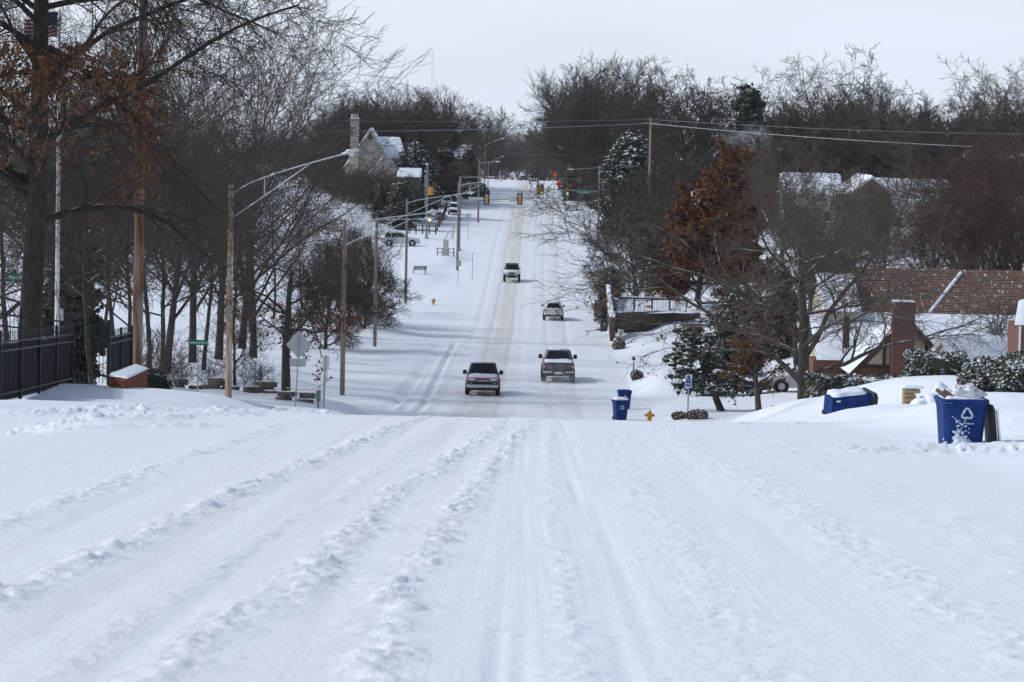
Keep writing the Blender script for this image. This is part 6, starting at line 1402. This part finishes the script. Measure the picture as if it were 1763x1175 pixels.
for (cx3, top3, hw3, y3) in [(w2[0]-.2, w2[1], 2.6, -3), (h3(686, 290)[0], h3(686, 290)[1], 2.6, -1.5)]:
    MB().prism([(cx3-hw3+.3, -1), (cx3+hw3-.3, -1), (cx3+hw3-.3, top3-2.6), (cx3, top3-.15), (cx3-hw3+.3, top3-2.6)], y3, y3+5).build('wing_wall', M['pale_stone'], e)
    for sg in (-1, 1): snow_roof('wing_snow', (cx3+sg*hw3, y3-.3, top3-2.9), (cx3+sg*hw3, y3+5, top3-2.9), (cx3, y3+5, top3), (cx3, y3-.3, top3), e, .12, 25+sg)
    wf = MB().box((cx3, y3-.04, top3-4.2), (1.4, .1, 1.5)).build('window', M['white'], e); MB().box((cx3, y3-.1, top3-4.2), (1.2, .02, 1.3)).build('pane', M['glass'], wf)
b3 = h3(668, 237, 436); snow_roof('back_roof_snow', (b3[0]-2, 4, b3[1]-3.2), (b3[0]+3.0, 4, b3[1]-3.2), (b3[0]+1.8, 8, b3[1]), (b3[0]-2, 8, b3[1]), e, .1, 31); MB().box((b3[0], 7, b3[1]/2-1.6), (4, 5, b3[1]-3)).build('back_wall', M['pale_stone'], e)
c3 = h3(611, 205, 429); MB().box((c3[0], -1, c3[1]/2-.5), (1.25, 1.1, c3[1]+1)).build('chimney', M['pale_stone'], e); MB().box((c3[0], -1, c3[1]-.25), (1.45, 1.3, .35)).build('chimney_cap', M['steel_dark'], e); MB().box((c3[0], -1, c3[1]+.08), (1.3, 1.15, .3), bev=.1).build('chimney_snow', M['snow'], e)
for k in range(3): MB().lathe([(.14, 0), (.12, .55)], 8, c=(c3[0]-.4+.4*k, -1, c3[1]+.2)).build('chimney_pot', M['offwhite'], e)
n3 = h3(712, 291, 425); snow_roof('annex_snow', (n3[0]-2.4, -7, n3[1]-1.2), (n3[0]+1.2, -7, n3[1]-1.2), (n3[0]+1.2, -3, n3[1]), (n3[0]-2.4, -3, n3[1]), e, .12, 33); MB().box((n3[0]-.6, -4.6, n3[1]/2-.9), (3.2, 3.8, n3[1]-.8)).build('annex_wall', M['wood_grey'], e)
# --- far radio mast
p = vec(745, 88, 2400); zb = float(base_z(np.array([p[0]]), np.array([2400.0]))[0]); e = thing('radio_mast', 'thin lattice radio mast far beyond the trees', 'mast', (p[0], 2400, zb)); hh = p[2]-zb
mb = MB()
for k in range(3):
    a = k*2.094; mb.tube([(1.0*math.cos(a), 1.0*math.sin(a), -2), (.7*math.cos(a), .7*math.sin(a), hh)], .06, 4)
mb.build('leg_frame', M['steel'], e); mb = MB()
for i in range(30):
    z0, z1 = hh*i/30, hh*(i+1)/30; a = (i % 3)*2.094; b = a+2.094; mb.tube([(math.cos(a), math.sin(a), z0), (math.cos(b), math.sin(b), z1)], .05, 4)
mb.build('lattice', M['steel'], e)

# ---------------------------------------------------------------- cold haze over the whole street
hb = MB(); x0, x1, y0, y1, z0, z1 = -1500, 1500, -120, 2600, -45, 75
hb.box(((x0+x1)/2, (y0+y1)/2, (z0+z1)/2), (x1-x0, y1-y0, z1-z0))
hm = bpy.data.materials.new('cold_haze'); hm.use_nodes = True; t = hm.node_tree; t.nodes.remove(t.nodes['Principled BSDF'])
pv = t.nodes.new('ShaderNodeVolumePrincipled'); pv.inputs['Color'].default_value = (.94, .96, 1.0, 1); pv.inputs['Density'].default_value = 0.00006; pv.inputs['Anisotropy'].default_value = 0.2
t.links.new(pv.outputs[0], t.nodes['Material Output'].inputs['Volume'])
o = hb.build('haze', hm); o['kind'] = 'stuff'; o['label'] = 'thin cold haze hanging over the whole street'

def puff(name, label, c, r, dens, seed, parent=None):
    rng = np.random.default_rng(seed); me = blob_mesh(name, rng, np.array([[0, 0, 0.0]]), np.array([1.0]), None, 14, 9, 1.0)
    for v_ in me.vertices:
        u = Vector(v_.co).normalized(); v_.co = u
    m = bpy.data.materials.new(name); m.use_nodes = True; t = m.node_tree; t.nodes.remove(t.nodes['Principled BSDF'])
    pv = t.nodes.new('ShaderNodeVolumePrincipled'); pv.inputs['Color'].default_value = (.95, .96, 1, 1)
    tc = t.nodes.new('ShaderNodeTexCoord'); ln = t.nodes.new('ShaderNodeVectorMath'); ln.operation = 'LENGTH'; t.links.new(tc.outputs['Object'], ln.inputs[0])
    fr = t.nodes.new('ShaderNodeMapRange'); fr.inputs[1].default_value = .25; fr.inputs[2].default_value = .95; fr.inputs[3].default_value = 1; fr.inputs[4].default_value = 0; t.links.new(ln.outputs['Value'], fr.inputs[0])
    nz = t.nodes.new('ShaderNodeTexNoise'); nz.inputs['Scale'].default_value = 2.2; nz.inputs['Detail'].default_value = 4; t.links.new(tc.outputs['Object'], nz.inputs[0])
    nr = t.nodes.new('ShaderNodeMapRange'); nr.inputs[1].default_value = .42; nr.inputs[2].default_value = .68; nr.inputs[4].default_value = dens; t.links.new(nz.outputs[0], nr.inputs[0])
    ml = t.nodes.new('ShaderNodeMath'); ml.operation = 'MULTIPLY'; t.links.new(fr.outputs[0], ml.inputs[0]); t.links.new(nr.outputs[0], ml.inputs[1]); t.links.new(ml.outputs[0], pv.inputs['Density'])
    t.links.new(pv.outputs[0], t.nodes['Material Output'].inputs['Volume']); me.materials.append(m)
    o = link(name, me); o.location = tuple(c); o.scale = r; o['kind'] = 'stuff'; o['label'] = label; return o
c = vec(1304, 243, 378); puff('smoke', 'white chimney smoke drifting left above the russet oak', c, (2.4, 1.6, 3.0), 1.1, 3)
c = vec(1272, 236, 380); puff('smoke', 'thin drift of chimney smoke farther left', c, (3.4, 1.6, 1.6), .5, 4)
a_ = at(962, 648, 185); puff('snow_spray', 'powder snow thrown up behind the grey pickup', (a_[0], 183.3, a_[2]+.25), (2.1, 1.9, .75), .55, 5)
